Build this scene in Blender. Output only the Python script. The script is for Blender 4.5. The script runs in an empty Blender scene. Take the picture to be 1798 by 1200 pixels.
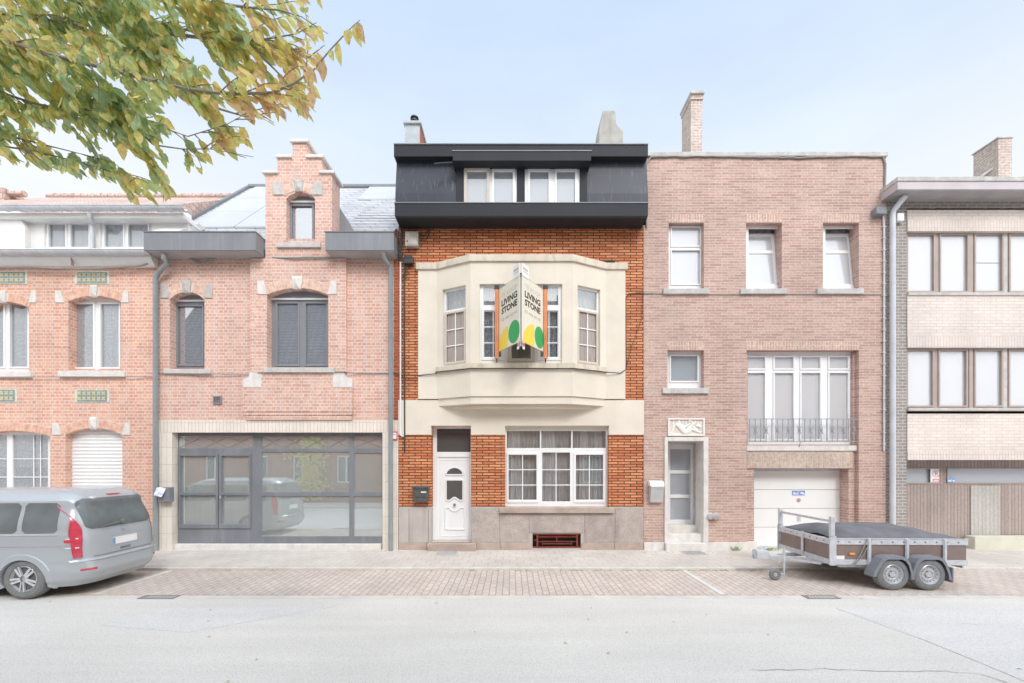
import bpy, bmesh, math, random
from mathutils import Vector, Matrix, noise
R = math.radians
rnd = random.Random(7)
F, D, H = 756.0, 10.5, 2.083          # lens in photo pixels, distance camera to facades, camera height

# ------------------------------------------------------------------ scene helpers
scene = bpy.context.scene
col = scene.collection
def X(px, y=0.0): return (px - 899.0) * (D + y) / F
def Z(py, y=0.0): return H - (py - 816.0) * (D + y) / F
BASE = {}
def sl(v):
    v /= 255.0
    return v / 12.92 if v <= 0.04045 else ((v + 0.055) / 1.055) ** 2.4
def C(r, g, b, e=1.0):
    return tuple(min(0.88, sl(c) / e) for c in (r, g, b)) + (1.0,)

def empty(name, loc, label, cat, group=None, rz=0.0):
    o = bpy.data.objects.new(name, None); col.objects.link(o)
    o.location = loc; o.rotation_euler = (0, 0, rz)
    o.empty_display_size = 0.2
    o['label'] = label; o['category'] = cat
    if group: o['group'] = group
    BASE[o.name] = Vector(loc) if rz == 0 else Vector((0, 0, 0))
    return o
def tag(o, label=None, cat=None, group=None, kind=None):
    if label: o['label'] = label
    if cat: o['category'] = cat
    if group: o['group'] = group
    if kind: o['kind'] = kind
    return o

class MB:
    def __init__(s): s.v = []; s.f = []
    def add(s, vs, fs):
        n = len(s.v); s.v += [tuple(p) for p in vs]; s.f += [tuple(i + n for i in f) for f in fs]; return s
    def box(s, x0, x1, y0, y1, z0, z1):
        if x0 > x1: x0, x1 = x1, x0
        if y0 > y1: y0, y1 = y1, y0
        if z0 > z1: z0, z1 = z1, z0
        return s.add([(x0,y0,z0),(x1,y0,z0),(x1,y1,z0),(x0,y1,z0),(x0,y0,z1),(x1,y0,z1),(x1,y1,z1),(x0,y1,z1)],
              [(0,3,2,1),(4,5,6,7),(0,1,5,4),(1,2,6,5),(2,3,7,6),(3,0,4,7)])
    def pbox(s, a, b, t, c, y0, y1, yr=None):      # measured in photo pixels at depth yr (default y0)
        yr = y0 if yr is None else yr
        return s.box(X(a, yr), X(b, yr), y0, y1, Z(c, yr), Z(t, yr))
    def prism(s, pts, y0, y1):                      # pts: (x,z) counter-clockwise seen from the street
        n = len(pts)
        vs = [(p[0], y0, p[1]) for p in pts] + [(p[0], y1, p[1]) for p in pts]
        fs = [tuple(range(n)), tuple(reversed(range(n, 2 * n)))]
        for i in range(n):
            j = (i + 1) % n; fs.append((j, i, i + n, j + n))
        return s.add(vs, fs)
    def hprism(s, pts, z0, z1):                     # pts: (x,y) outline, upright prism
        n = len(pts)
        vs = [(p[0], p[1], z0) for p in pts] + [(p[0], p[1], z1) for p in pts]
        fs = [tuple(reversed(range(n))), tuple(range(n, 2 * n))]
        for i in range(n):
            j = (i + 1) % n; fs.append((i, j, j + n, i + n))
        return s.add(vs, fs)
    def xprism(s, pts, x0, x1):                     # pts: (y,z)
        n = len(pts)
        vs = [(x0, p[0], p[1]) for p in pts] + [(x1, p[0], p[1]) for p in pts]
        fs = [tuple(range(n)), tuple(reversed(range(n, 2 * n)))]
        for i in range(n):
            j = (i + 1) % n; fs.append((j, i, i + n, j + n))
        return s.add(vs, fs)
    def tube(s, path, r, n=8, cap=True):
        path = [Vector(p) for p in path]; m = len(path)
        rs = r if isinstance(r, (list, tuple)) else [r] * m
        base = len(s.v); up0 = None
        for i, p in enumerate(path):
            a = path[max(0, i - 1)]; b = path[min(m - 1, i + 1)]
            t = (b - a).normalized() if (b - a).length > 1e-9 else Vector((0, 0, 1))
            if up0 is None: up0 = Vector((0, 0, 1)) if abs(t.z) < 0.9 else Vector((1, 0, 0))
            u = (up0 - t * up0.dot(t))
            if u.length < 1e-4: u = t.orthogonal()
            u.normalize(); w = t.cross(u); up0 = u
            for k in range(n):
                a_ = 2 * math.pi * k / n
                q = p + (u * math.cos(a_) + w * math.sin(a_)) * rs[i]
                s.v.append(tuple(q))
        for i in range(m - 1):
            for k in range(n):
                k2 = (k + 1) % n
                s.f.append((base + i*n + k, base + i*n + k2, base + (i+1)*n + k2, base + (i+1)*n + k))
        if cap:
            s.f.append(tuple(base + k for k in reversed(range(n))))
            s.f.append(tuple(base + (m-1)*n + k for k in range(n)))
        return s
    def bar(s, a, b, w, h=None):                    # rectangular bar between two points
        a = Vector(a); b = Vector(b); h = h or w
        t = (b - a).normalized(); up = Vector((0, 0, 1)) if abs(t.z) < 0.9 else Vector((0, 1, 0))
        u = t.cross(up).normalized(); v_ = u.cross(t)
        vs = []
        for p in (a, b):
            for su, sv in ((-1,-1),(1,-1),(1,1),(-1,1)): vs.append(p + u*su*w/2 + v_*sv*h/2)
        return s.add(vs, [(0,1,2,3),(7,6,5,4),(0,4,5,1),(1,5,6,2),(2,6,7,3),(3,7,4,0)])
    def lathe(s, prof, c, axis='z', n=24, cap=True):          # prof: (r, h)
        base = len(s.v); m = len(prof)
        for r, h in prof:
            for k in range(n):
                a = 2 * math.pi * k / n; p, q = r * math.cos(a), r * math.sin(a)
                if axis == 'z': s.v.append((c[0]+p, c[1]+q, c[2]+h))
                elif axis == 'y': s.v.append((c[0]+p, c[1]+h, c[2]+q))
                else: s.v.append((c[0]+h, c[1]+p, c[2]+q))
        for i in range(m - 1):
            for k in range(n):
                k2 = (k+1) % n
                s.f.append((base+i*n+k, base+i*n+k2, base+(i+1)*n+k2, base+(i+1)*n+k))
        if cap: s.f.append(tuple(base + k for k in reversed(range(n)))); s.f.append(tuple(base+(m-1)*n+k for k in range(n)))
        return s
    def wall(s, x0, x1, z0, z1, y0, y1, holes=()):  # slab with rectangular openings and their reveals
        xs = sorted({x0, x1} | {min(max(h[i], x0), x1) for h in holes for i in (0, 1)})
        zs = sorted({z0, z1} | {min(max(h[i], z0), z1) for h in holes for i in (2, 3)})
        nx, nz = len(xs) - 1, len(zs) - 1
        def solid(i, j):
            if i < 0 or j < 0 or i >= nx or j >= nz: return False
            cx, cz = (xs[i]+xs[i+1])/2, (zs[j]+zs[j+1])/2
            return not any(h[0] < cx < h[1] and h[2] < cz < h[3] for h in holes)
        idx = {}
        def V(i, j, b):
            k = (i, j, b)
            if k not in idx: idx[k] = len(s.v); s.v.append((xs[i], y1 if b else y0, zs[j]))
            return idx[k]
        for i in range(nx):
            for j in range(nz):
                if not solid(i, j): continue
                s.f.append((V(i,j,0), V(i+1,j,0), V(i+1,j+1,0), V(i,j+1,0)))
                s.f.append((V(i,j,1), V(i,j+1,1), V(i+1,j+1,1), V(i+1,j,1)))
                if not solid(i-1, j): s.f.append((V(i,j,0), V(i,j+1,0), V(i,j+1,1), V(i,j,1)))
                if not solid(i+1, j): s.f.append((V(i+1,j,0), V(i+1,j,1), V(i+1,j+1,1), V(i+1,j+1,0)))
                if not solid(i, j-1): s.f.append((V(i,j,0), V(i,j,1), V(i+1,j,1), V(i+1,j,0)))
                if not solid(i, j+1): s.f.append((V(i,j+1,0), V(i+1,j+1,0), V(i+1,j+1,1), V(i,j+1,1)))
        return s
    def spandrel(s, x0, x1, zs, zc, y0, y1, n=14):  # fills a rectangle top down to a segmental arch
        w = (x1 - x0) / 2; h = zc - zs; r = (w*w + h*h) / (2*h); cx = (x0+x1)/2; cz = zc - r
        for i in range(n):
            a = x0 + (x1-x0)*i/n; b = x0 + (x1-x0)*(i+1)/n
            za = cz + math.sqrt(max(0, r*r - (a-cx)**2)); zb = cz + math.sqrt(max(0, r*r - (b-cx)**2))
            if zc - za < 1e-5 and zc - zb < 1e-5: continue
            m = len(s.v)
            s.v += [(a,y0,za),(b,y0,zb),(b,y0,zc+.001),(a,y0,zc+.001),(a,y1,za),(b,y1,zb),(b,y1,zc+.001),(a,y1,zc+.001)]
            s.f += [(m,m+1,m+2,m+3),(m+7,m+6,m+5,m+4),(m,m+4,m+5,m+1)]
        return s
    def sheet(s, x0, x1, z0, z1, y, amp=.02, wl=.09, seed=0, drop=0.0, nz=5):   # hanging curtain with folds
        n = max(8, int(abs(x1-x0)/.012)); base = len(s.v); rr = random.Random(seed)
        ph = [rr.uniform(0, 6.28) for _ in range(4)]
        for j in range(nz + 1):
            t = j / nz; z = z1 + (z0 - z1) * t
            for i in range(n + 1):
                x = x0 + (x1 - x0) * i / n
                q = x / wl * 6.28
                w = math.sin(q + ph[0] + .6*math.sin(q*.23+ph[1])) + .5*math.sin(q*1.7+ph[2]+t)
                s.v.append((x + drop*t*(i/n-.5)*(x1-x0), y + amp*w*(.55+.45*t), z))
        for j in range(nz):
            for i in range(n):
                a = base + j*(n+1) + i
                s.f.append((a, a+n+1, a+n+2, a+1))
        return s
    def build(s, name, mat, parent=None, smooth=False, bevel=0.0, label=None, fix=True):
        me = bpy.data.meshes.new(name)
        off = BASE.get(parent.name, Vector((0,0,0))) if parent is not None else Vector((0,0,0))
        me.from_pydata([(p[0]-off.x, p[1]-off.y, p[2]-off.z) for p in s.v], [], s.f)
        me.materials.append(mat)
        o = bpy.data.objects.new(name, me); col.objects.link(o)
        if parent is not None: o.parent = parent; BASE[o.name] = off
        else: BASE[o.name] = Vector((0,0,0))
        if smooth:
            for p in me.polygons: p.use_smooth = True
            try: me.set_sharp_from_angle(angle=R(35))
            except Exception: pass
        if bevel > 0:
            m = o.modifiers.new('edge', 'BEVEL'); m.width = bevel; m.segments = 2; m.limit_method = 'ANGLE'; m.angle_limit = R(40)
        if label: o['label'] = label
        if fix:
            bm = bmesh.new(); bm.from_mesh(me); bmesh.ops.recalc_face_normals(bm, faces=bm.faces); bm.to_mesh(me); bm.free()
        me.update()
        return o

# ------------------------------------------------------------------ materials
def newmat(name):
    m = bpy.data.materials.new(name); m.use_nodes = True
    nt = m.node_tree; nt.nodes.clear()
    out = nt.nodes.new('ShaderNodeOutputMaterial'); b = nt.nodes.new('ShaderNodeBsdfPrincipled')
    nt.links.new(b.outputs[0], out.inputs[0])
    return m, nt, b, out
def N(nt, t, **k):
    n = nt.nodes.new(t)
    for a, v in k.items(): setattr(n, a, v)
    return n
def mixc(nt, fac, a, b, blend='MIX'):
    n = N(nt, 'ShaderNodeMix', data_type='RGBA', blend_type=blend)
    for i, v in ((0, fac), (6, a), (7, b)):
        if hasattr(v, 'is_linked') or isinstance(v, bpy.types.NodeSocket): nt.links.new(v, n.inputs[i])
        else: n.inputs[i].default_value = v
    return n.outputs[2]
def ramp(nt, fac, stops):
    n = N(nt, 'ShaderNodeValToRGB'); nt.links.new(fac, n.inputs[0])
    e = n.color_ramp.elements
    while len(e) > 1: e.remove(e[-1])
    e[0].position = stops[0][0]; e[0].color = stops[0][1]
    for p, c in stops[1:]:
        q = e.new(p); q.color = c
    return n.outputs[0]
def g(v): return (v, v, v, 1)
def multi(name, mat, parent, boxes, bevel=0.0):      # one object for each box
    for bx in boxes: o = MB().box(*bx).build(name, mat, parent, bevel=bevel)
    return o
def noise_fac(nt, scale, detail=4, vec=None, stretch=None):
    t = N(nt, 'ShaderNodeTexCoord'); v = t.outputs['Object']
    if stretch:
        m = N(nt, 'ShaderNodeMapping'); m.inputs['Scale'].default_value = stretch
        nt.links.new(v, m.inputs[0]); v = m.outputs[0]
    n = N(nt, 'ShaderNodeTexNoise'); n.inputs['Scale'].default_value = scale; n.inputs['Detail'].default_value = detail
    nt.links.new(v, n.inputs['Vector']); return n.outputs['Fac']
def bump(nt, b, h, strength, dist=.01):
    n = N(nt, 'ShaderNodeBump'); n.inputs['Strength'].default_value = strength; n.inputs['Distance'].default_value = dist
    nt.links.new(h, n.inputs['Height']); nt.links.new(n.outputs[0], b.inputs['Normal'])
def plain(name, c, rough=.6, var=.08, scale=3, bmp=0, bscale=60, metal=0, streak=None, spec=None, fine=0):
    m, nt, b, _ = newmat(name)
    f = noise_fac(nt, scale)
    lo = tuple(v*(1-var*1.3) for v in c[:3]) + (1,); hi = tuple(min(.9, v*(1+var)) for v in c[:3]) + (1,)
    cc = ramp(nt, f, [(.3, lo), (.7, hi)])
    if fine:
        f3 = noise_fac(nt, 75, 3)
        cc = mixc(nt, ramp(nt, f3, [(.38, g(fine)), (.52, g(0))]), cc, tuple(v*.5 for v in c[:3])+(1,))
    if streak:                                       # (amount, colour, scale, threshold): weather marks running down
        f2 = noise_fac(nt, 1.0, 5, stretch=streak[2] if len(streak) > 2 else (14, 14, .8))
        cc = mixc(nt, ramp(nt, f2, [(streak[3] if len(streak) > 3 else .5, g(0)), (.74, g(streak[0]))]), cc, streak[1])
    nt.links.new(cc, b.inputs['Base Color'])
    b.inputs['Roughness'].default_value = rough; b.inputs['Metallic'].default_value = metal
    if spec is not None: b.inputs['Specular IOR Level'].default_value = spec
    if bmp: bump(nt, b, noise_fac(nt, bscale, 3), bmp)
    return m
def brick(name, c1, c2, mortar, bw, rh, ms, squash=1.0, sf=2, offset=.5, vert=False, ground=False, rough=.8, var=.25, smooth=.15, bmp=.6, dirt=None, bias=0.0, odd=None, rot=0, scalev=None):
    m, nt, b, _ = newmat(name)
    t = N(nt, 'ShaderNodeTexCoord'); sp = N(nt, 'ShaderNodeSeparateXYZ'); nt.links.new(t.outputs['Object'], sp.inputs[0])
    ad = N(nt, 'ShaderNodeMath', operation='ADD'); nt.links.new(sp.outputs[0], ad.inputs[0]); nt.links.new(sp.outputs[1], ad.inputs[1])
    cb = N(nt, 'ShaderNodeCombineXYZ')
    if ground == 'x': a_, b_ = sp.outputs[0], sp.outputs[1]
    elif ground: a_, b_ = sp.outputs[1], sp.outputs[0]
    else: a_, b_ = ad.outputs[0], sp.outputs[2]
    if vert: a_, b_ = b_, a_
    nt.links.new(a_, cb.inputs[0]); nt.links.new(b_, cb.inputs[1])
    vec = cb.outputs[0]
    mp = N(nt, 'ShaderNodeMapping'); nt.links.new(vec, mp.inputs[0]); vec = mp.outputs[0]
    mp.inputs['Location'].default_value = (50, 50, 0); mp.inputs['Rotation'].default_value = (0, 0, rot)
    # slight waviness of the laying
    ns = N(nt, 'ShaderNodeTexNoise'); ns.inputs['Scale'].default_value = 5; nt.links.new(t.outputs['Object'], ns.inputs['Vector'])
    sb = N(nt, 'ShaderNodeVectorMath', operation='SUBTRACT'); nt.links.new(ns.outputs['Color'], sb.inputs[0]); sb.inputs[1].default_value = (.5,.5,.5)
    sc = N(nt, 'ShaderNodeVectorMath', operation='SCALE'); nt.links.new(sb.outputs[0], sc.inputs[0]); sc.inputs['Scale'].default_value = .012 if not ground else .03
    av = N(nt, 'ShaderNodeVectorMath', operation='ADD'); nt.links.new(vec, av.inputs[0]); nt.links.new(sc.outputs[0], av.inputs[1])
    bt = N(nt, 'ShaderNodeTexBrick', offset=offset, squash=squash, squash_frequency=sf, offset_frequency=2)
    nt.links.new(av.outputs[0], bt.inputs['Vector'])
    bt.inputs['Scale'].default_value = 1; bt.inputs['Brick Width'].default_value = bw; bt.inputs['Row Height'].default_value = rh
    bt.inputs['Mortar Size'].default_value = ms; bt.inputs['Mortar Smooth'].default_value = smooth; bt.inputs['Bias'].default_value = bias
    bt.inputs['Color1'].default_value = c1; bt.inputs['Color2'].default_value = c2; bt.inputs['Mortar'].default_value = mortar
    cc = bt.outputs['Color']
    f = noise_fac(nt, 18, 4)
    cc = mixc(nt, 1.0, cc, ramp(nt, f, [(.3, g(1-var)), (.7, g(1+var*.35))]), 'MULTIPLY')
    f2 = noise_fac(nt, .9, 5)
    cc = mixc(nt, 1.0, cc, ramp(nt, f2, [(.3, g(.86)), (.65, g(1.04))]), 'MULTIPLY')
    if dirt:
        f3 = noise_fac(nt, 2.2, 6)
        cc = mixc(nt, ramp(nt, f3, [(.55, g(0)), (.75, g(dirt[0]))]), cc, dirt[1])
    nt.links.new(cc, b.inputs['Base Color']); b.inputs['Roughness'].default_value = rough
    iv = N(nt, 'ShaderNodeMath', operation='SUBTRACT'); iv.inputs[0].default_value = 1; nt.links.new(bt.outputs['Fac'], iv.inputs[1])
    bump(nt, b, iv.outputs[0], bmp, .012)
    return m
def glass(name, tint=(.8,.85,.85,1), refl=.06, milk=0.0, milkc=(.6,.6,.6,1), rough=.01, grad=1.5):
    m = bpy.data.materials.new(name); m.use_nodes = True; nt = m.node_tree; nt.nodes.clear()
    out = N(nt, 'ShaderNodeOutputMaterial'); tr = N(nt, 'ShaderNodeBsdfTransparent'); tr.inputs[0].default_value = tint
    gl = N(nt, 'ShaderNodeBsdfGlossy'); gl.inputs['Roughness'].default_value = rough; gl.inputs[0].default_value = (.95,.97,1,1)
    n2 = noise_fac(nt, 1.6, 2); bp = N(nt, 'ShaderNodeBump'); bp.inputs['Strength'].default_value = .008; bp.inputs['Distance'].default_value = .02
    nt.links.new(n2, bp.inputs['Height']); nt.links.new(bp.outputs[0], gl.inputs['Normal'])
    lw = N(nt, 'ShaderNodeLayerWeight'); lw.inputs[0].default_value = .5
    pw = N(nt, 'ShaderNodeMath', operation='POWER'); nt.links.new(lw.outputs['Facing'], pw.inputs[0]); pw.inputs[1].default_value = 4
    fr = N(nt, 'ShaderNodeMath', operation='MULTIPLY'); nt.links.new(pw.outputs[0], fr.inputs[0]); fr.inputs[1].default_value = .85
    ad = N(nt, 'ShaderNodeMath', operation='ADD'); ad.use_clamp = True; nt.links.new(fr.outputs[0], ad.inputs[0]); ad.inputs[1].default_value = refl
    m1 = N(nt, 'ShaderNodeMixShader'); nt.links.new(ad.outputs[0], m1.inputs[0]); 
    src = tr
    if milk:  # diffuse colour painting reflected and curtain brightness into the pane
        df = N(nt, 'ShaderNodeBsdfDiffuse'); df.inputs[0].default_value = milkc
        m2 = N(nt, 'ShaderNodeMixShader'); m2.inputs[0].default_value = milk
        nt.links.new(tr.outputs[0], m2.inputs[1]); nt.links.new(df.outputs[0], m2.inputs[2]); src = m2
    nt.links.new(src.outputs[0], m1.inputs[1]); nt.links.new(gl.outputs[0], m1.inputs[2]); nt.links.new(m1.outputs[0], out.inputs[0])
    return m
def sheer(name, c, alpha=.6, lace=False):
    m = bpy.data.materials.new(name); m.use_nodes = True; nt = m.node_tree; nt.nodes.clear()
    out = N(nt, 'ShaderNodeOutputMaterial'); tr = N(nt, 'ShaderNodeBsdfTransparent')
    df = N(nt, 'ShaderNodeBsdfDiffuse'); tl = N(nt, 'ShaderNodeBsdfTranslucent')
    f = noise_fac(nt, 3, 3, stretch=(12, 1, .6))
    cc = ramp(nt, f, [(.3, tuple(v*.75 for v in c[:3])+(1,)), (.7, c)])
    nt.links.new(cc, df.inputs[0]); nt.links.new(cc, tl.inputs[0])
    a = N(nt, 'ShaderNodeMixShader'); a.inputs[0].default_value = .3; nt.links.new(df.outputs[0], a.inputs[1]); nt.links.new(tl.outputs[0], a.inputs[2])
    b = N(nt, 'ShaderNodeMixShader'); nt.links.new(tr.outputs[0], b.inputs[1]); nt.links.new(a.outputs[0], b.inputs[2]); nt.links.new(b.outputs[0], out.inputs[0])
    if lace:
        v = N(nt, 'ShaderNodeTexVoronoi'); v.inputs['Scale'].default_value = 22; t = N(nt, 'ShaderNodeTexCoord'); nt.links.new(t.outputs['Object'], v.inputs['Vector'])
        nt.links.new(ramp(nt, v.outputs['Distance'], [(.2, g(min(1, alpha+.3))), (.5, g(alpha-.15))]), b.inputs[0])
    else: b.inputs[0].default_value = alpha
    return m
EV, EG = 1.0, 1.15     # how much light falls on upright walls and on the ground
M = {}  # except on the orange house, a white overlay is mixed into the colours
M['brickA'] = brick('salmon_brick', C(220,160,138,EV), C(236,184,158,EV), C(228,214,204,EV), .225, .079, .0095, squash=.5, sf=2, dirt=(.5, C(215,195,185,EV)), bmp=.25, var=.14)
M['brickB'] = brick('pale_red_brick', C(214,162,146,EV), C(230,186,168,EV), C(226,214,205,EV), .225, .079, .0095, squash=.5, sf=2, dirt=(.5, C(212,195,188,EV)), bmp=.25, var=.14)
M['brickBs'] = brick('strong_red_brick', C(172,78,50,EV), C(196,98,66,EV), C(168,140,122,EV), .225, .079, .0095, squash=.5)
M['brickC'] = brick('orange_roman_brick', C(208,116,70,EV), C(244,162,112,EV), C(80,64,54,EV), .300, .068, .0105, dirt=(.55, C(150,100,78,EV)), var=.2, bmp=.9, smooth=.05)
M['brickD'] = brick('brown_pink_brick', C(186,148,137,EV), C(210,176,162,EV), C(208,196,185,EV), .30, .0655, .0085, dirt=(.5, C(190,172,162,EV)), var=.2, bmp=.3)
M['soldD'] = brick('soldier_brick', C(204,164,150,EV), C(222,188,172,EV), C(222,210,198,EV), .235, .0655, .0085, vert=True, offset=0, dirt=(.4, C(180,168,160,EV)))
M['soldDd'] = brick('stained_soldier_brick', C(200,176,160,EV), C(214,192,174,EV), C(208,196,186,EV), .22, .06, .0085, vert=True, offset=0, dirt=(.8, C(160,154,150,EV)))
M['brickE'] = brick('grey_brick', C(152,144,140,EV), C(168,160,156,EV), C(200,194,188,EV), .225, .0775, .0105, var=.15)
M['brickEc'] = brick('cream_brick', C(226,214,206,EV), C(233,223,215,EV), C(206,194,186,EV), .29, .077, .006, var=.06, bmp=.3)
M['soldE'] = brick('cream_soldier', C(225,213,204,EV), C(231,221,213,EV), C(204,192,186,EV), .24, .072, .006, vert=True, offset=0, var=.06, bmp=.3)
M['tileB'] = brick('cream_tile', C(234,224,212,EV), C(240,231,220,EV), C(206,196,186,EV), .13, .42, .005, offset=0, var=.05, bmp=.3, rough=.35)
M['tileBv'] = brick('cream_tile_band', C(232,221,208,EV), C(240,230,219,EV), C(204,192,182,EV), .9, .085, .006, vert=True, offset=0, var=.06, bmp=.3, rough=.35)
M['voussoir'] = plain('arch_brick', C(235,182,160,EV), .8, .22, 9, .4)
M['voussoirB'] = plain('arch_brick_pale', C(232,190,172,EV), .8, .22, 9, .4)
M['mortar'] = plain('lime_mortar', C(224,212,203,EV), .9)
M['stone'] = plain('pale_limestone', C(224,220,215,EV), .8, .08, 6, .3, streak=(.4, C(190,186,182,EV), (8,8,2)))
M['stoneD'] = plain('weathered_limestone', C(196,194,190,EV), .8, .15, 6, .3, streak=(.5, C(170,168,165,EV), (8,8,2)))
M['sill'] = plain('grey_sill_stone', C(200,196,192,EV), .8, .1, 8, .3, streak=(.5, C(172,170,168,EV), (6,6,3)))
M['plaster'] = plain('cream_plaster', C(227,218,203,.98), .85, .05, 1.5, .5, 90, streak=(.14, C(205,192,172,EV), (3,3,.8), .55), fine=.06)
M['plasterT'] = plain('mossy_cream_cornice', C(216,206,189,.98), .85, .08, 3, .35, 90, streak=(.6, C(176,166,142,EV), (7,7,3)), fine=.12)
M['granite'] = plain('grey_brown_granite', C(192,180,172,EV), .75, .12, 5, .6, 45, streak=(.7, C(140,130,128,EV), (2.5,2.5,1.1), .50), fine=.8)
M['graniteS'] = plain('smooth_bluestone', C(192,184,178,EV), .6, .08, 3, .2, 70, streak=(.45, C(160,150,146,EV), (5,5,.6)), fine=.1)
M['graniteB'] = plain('base_stone', C(186,168,157,EV), .75, .12, 4, .4, 50, streak=(.5, C(150,120,100,EV), (2,2,4)), fine=.2)
M['clad'] = plain('anthracite_panel', C(50,53,59,EV), .55, .08, 1.2, .04, 8, spec=.2)
M['cladM'] = plain('anthracite_mansard', C(62,66,76,EV), .45, .12, 1.2, .04, 8, spec=.3, streak=(.3, C(140,142,144,EV), (18,18,1.6), .58))
M['soffit'] = plain('black_soffit', C(38,38,42,EV), .7, .2, 3)
M['trim'] = plain('pale_metal_trim', C(128,132,136,EV), .45, .1, 3, metal=.1)
M['upvc'] = plain('white_upvc', C(240,241,243,EV), .3, .02, 2, streak=(.2, C(212,210,206,EV), (5,5,1)))
M['upvcw'] = plain('white_window_paint', C(243,244,245,EV), .35, .02, 2, streak=(.15, C(220,220,220,EV), (5,5,1)))
M['screen'] = plain('beige_screen_frame', C(205,194,182,EV), .5, .05)
M['dkframe'] = plain('grey_window_frame', C(136,139,144,EV), .4, .06, 2)
M['dkpanel'] = plain('grey_shop_frame', C(126,130,135,EV), .42, .1, 1.5, streak=(.2, C(175,177,180,EV), (8,8,.6)))
M['fasciaB'] = plain('grey_eaves_panel', C(130,133,138,EV), .5, .07, 1.5, streak=(.2, C(180,182,186,EV), (10,10,.7)))
M['soffitB'] = plain('grey_soffit', C(170,168,168,EV), .7, .1, 2)
M['pipe'] = plain('grey_painted_pipe', C(146,153,156,EV), .45, .08, 4)
M['zinc'] = plain('pale_zinc', C(206,210,216,EV), .4, .08, 4, streak=(.3, C(185,190,196,EV), (4,4,1)))
M['whiteclad'] = plain('white_cladding', C(238,237,235,EV), .5, .03, 1.5, streak=(.3, C(215,212,208,EV), (6,6,.5)))
M['rooftile'] = brick('red_roof_tile', C(206,176,164,EV), C(220,194,182,EV), C(170,150,142,EV), .22, .16, .012, offset=.5, var=.3)
M['tilegrey'] = brick('pale_grey_slate', C(186,188,193,EV), C(200,202,207,EV), C(146,148,154,EV), .5, .17, .014, offset=.5, var=.1)
M['panel'] = plain('pale_roof_panel', C(190,193,199,EV), .5, .06, 1, spec=.2)
M['brownframe'] = plain('brown_window_frame', C(178,163,155,EV), .5, .08, 3)
M['planks'] = brick('brown_planks', C(168,153,146,EV), C(180,165,158,EV), C(144,131,125,EV), 6, .085, .009, vert=True, offset=0, var=.12, rough=.6)
M['planksP'] = brick('pale_planks', C(188,184,178,EV), C(196,192,186,EV), C(168,164,158,EV), 6, .1, .009, vert=True, offset=0, var=.12, rough=.6)
M['limewall'] = plain('pale_lime_render', C(212,211,194,EV), .8, .05)
M['eavesE'] = plain('mauve_grey_fascia', C(196,188,192,EV), .5, .06, 2)
M['garage'] = plain('white_garage_panel', C(242,242,239,EV), .45, .015, 2, .06, 120)
M['galv'] = plain('galvanised_steel', C(208,211,216,EV), .4, .1, 12, metal=.15, spec=.6)
M['plyw'] = plain('brown_phenolic_board', C(138,121,115,EV), .45, .08, 6)
M['tarp'] = plain('grey_trailer_net', C(112,113,118,EV), .8, .14, 4, .5, 40)
M['tyre'] = plain('grey_tyre_rubber', C(128,130,131,EV), .8, .12, 10, .3, 50)
M['fender'] = plain('grey_plastic_mudguard', C(132,135,142,EV), .5, .07, 3)
M['rim'] = plain('silver_rim', C(205,208,212,EV), .35, .06, 8, metal=.4)
M['dark'] = plain('dark_plastic', C(52,52,54,EV), .45, .2, 8)
M['darkpale'] = plain('whitened_dark_plastic', C(130,134,142,EV), .45, .1, 8)  # dark plastic with the white overlay in its colour
M['boxgrey'] = plain('dirty_grey_box', C(190,186,178,EV), .6, .15, 9, streak=(.6, C(130,124,110,EV), (6,6,2)))
M['cable'] = plain('black_cable', C(66,62,58,EV), .6, .1)
M['cablep'] = plain('whitened_cable', C(150,148,146,EV), .6, .1)  # black cable colour lifted by the white overlay
M['white'] = plain('white_paint', C(242,242,242,EV), .4, .02)
M['wood'] = plain('orange_wood_post', C(214,138,92,EV), .6, .18, 3, streak=(.4, C(180,104,64,EV), (30,30,1)))
M['board'] = plain('cream_sign_board', C(228,224,208,EV), .4, .02)
M['ink'] = plain('black_lettering', C(48,44,42,EV), .5, .02)
M['inkthin'] = plain('grey_lettering', C(178,172,158,EV), .5, .02)
M['yellow'] = plain('sign_yellow', C(254,212,78,EV), .4, .02)
M['green'] = plain('sign_green', C(36,166,92,EV), .35, .03)
M['red'] = plain('sign_red', C(214,60,66,EV), .4, .03)
M['redpale'] = plain('pale_sign_red', C(232,150,158,EV), .4, .03)
M['blue'] = plain('sticker_blue', C(126,164,216,EV), .4, .03)
M['greysym'] = plain('grey_sign_symbol', C(160,160,164,EV), .5, .03)
M['rust'] = plain('dark_red_iron', C(132,58,44,EV), .5, .2, 12)
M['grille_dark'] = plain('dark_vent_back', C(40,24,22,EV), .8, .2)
M['steel'] = plain('brushed_steel', C(210,210,210,EV), .3, .08, 6, metal=.5)
M['knob'] = plain('knob_steel', C(170,165,158,EV), .25, .1, metal=.9)
M['mailbox'] = plain('grey_mailbox', C(98,98,98,EV), .35, .15, 9, metal=.3)
M['iron'] = plain('pale_iron_railing', C(150,154,160,EV), .5, .1, 9)
M['render'] = plain('grey_chimney_render', C(180,178,172,EV), .85, .12, 4, .5, 30, streak=(.7, C(150,146,138,EV), (5,5,1.2)), fine=.15)
M['renderL'] = plain('pale_chimney_render', C(182,189,193,EV), .8, .07, 4)
M['brickCh'] = brick('chimney_brick', C(200,176,166,EV), C(214,192,180,EV), C(226,218,208,EV), .21, .075, .011, dirt=(.6, C(180,172,165,EV)))
M['relief'] = plain('white_stone_relief', C(240,236,230,EV), .7, .04, 6)
M['reliefb'] = plain('darker_stone_ground', C(222,214,204,EV), .8, .05, 8)  # ground a tone darker than the carved figure
M['inwall'] = plain('interior_plaster', C(190,185,178), .9, .05)
M['inpale'] = plain('pale_interior', C(225,228,224), .9, .05)
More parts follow.
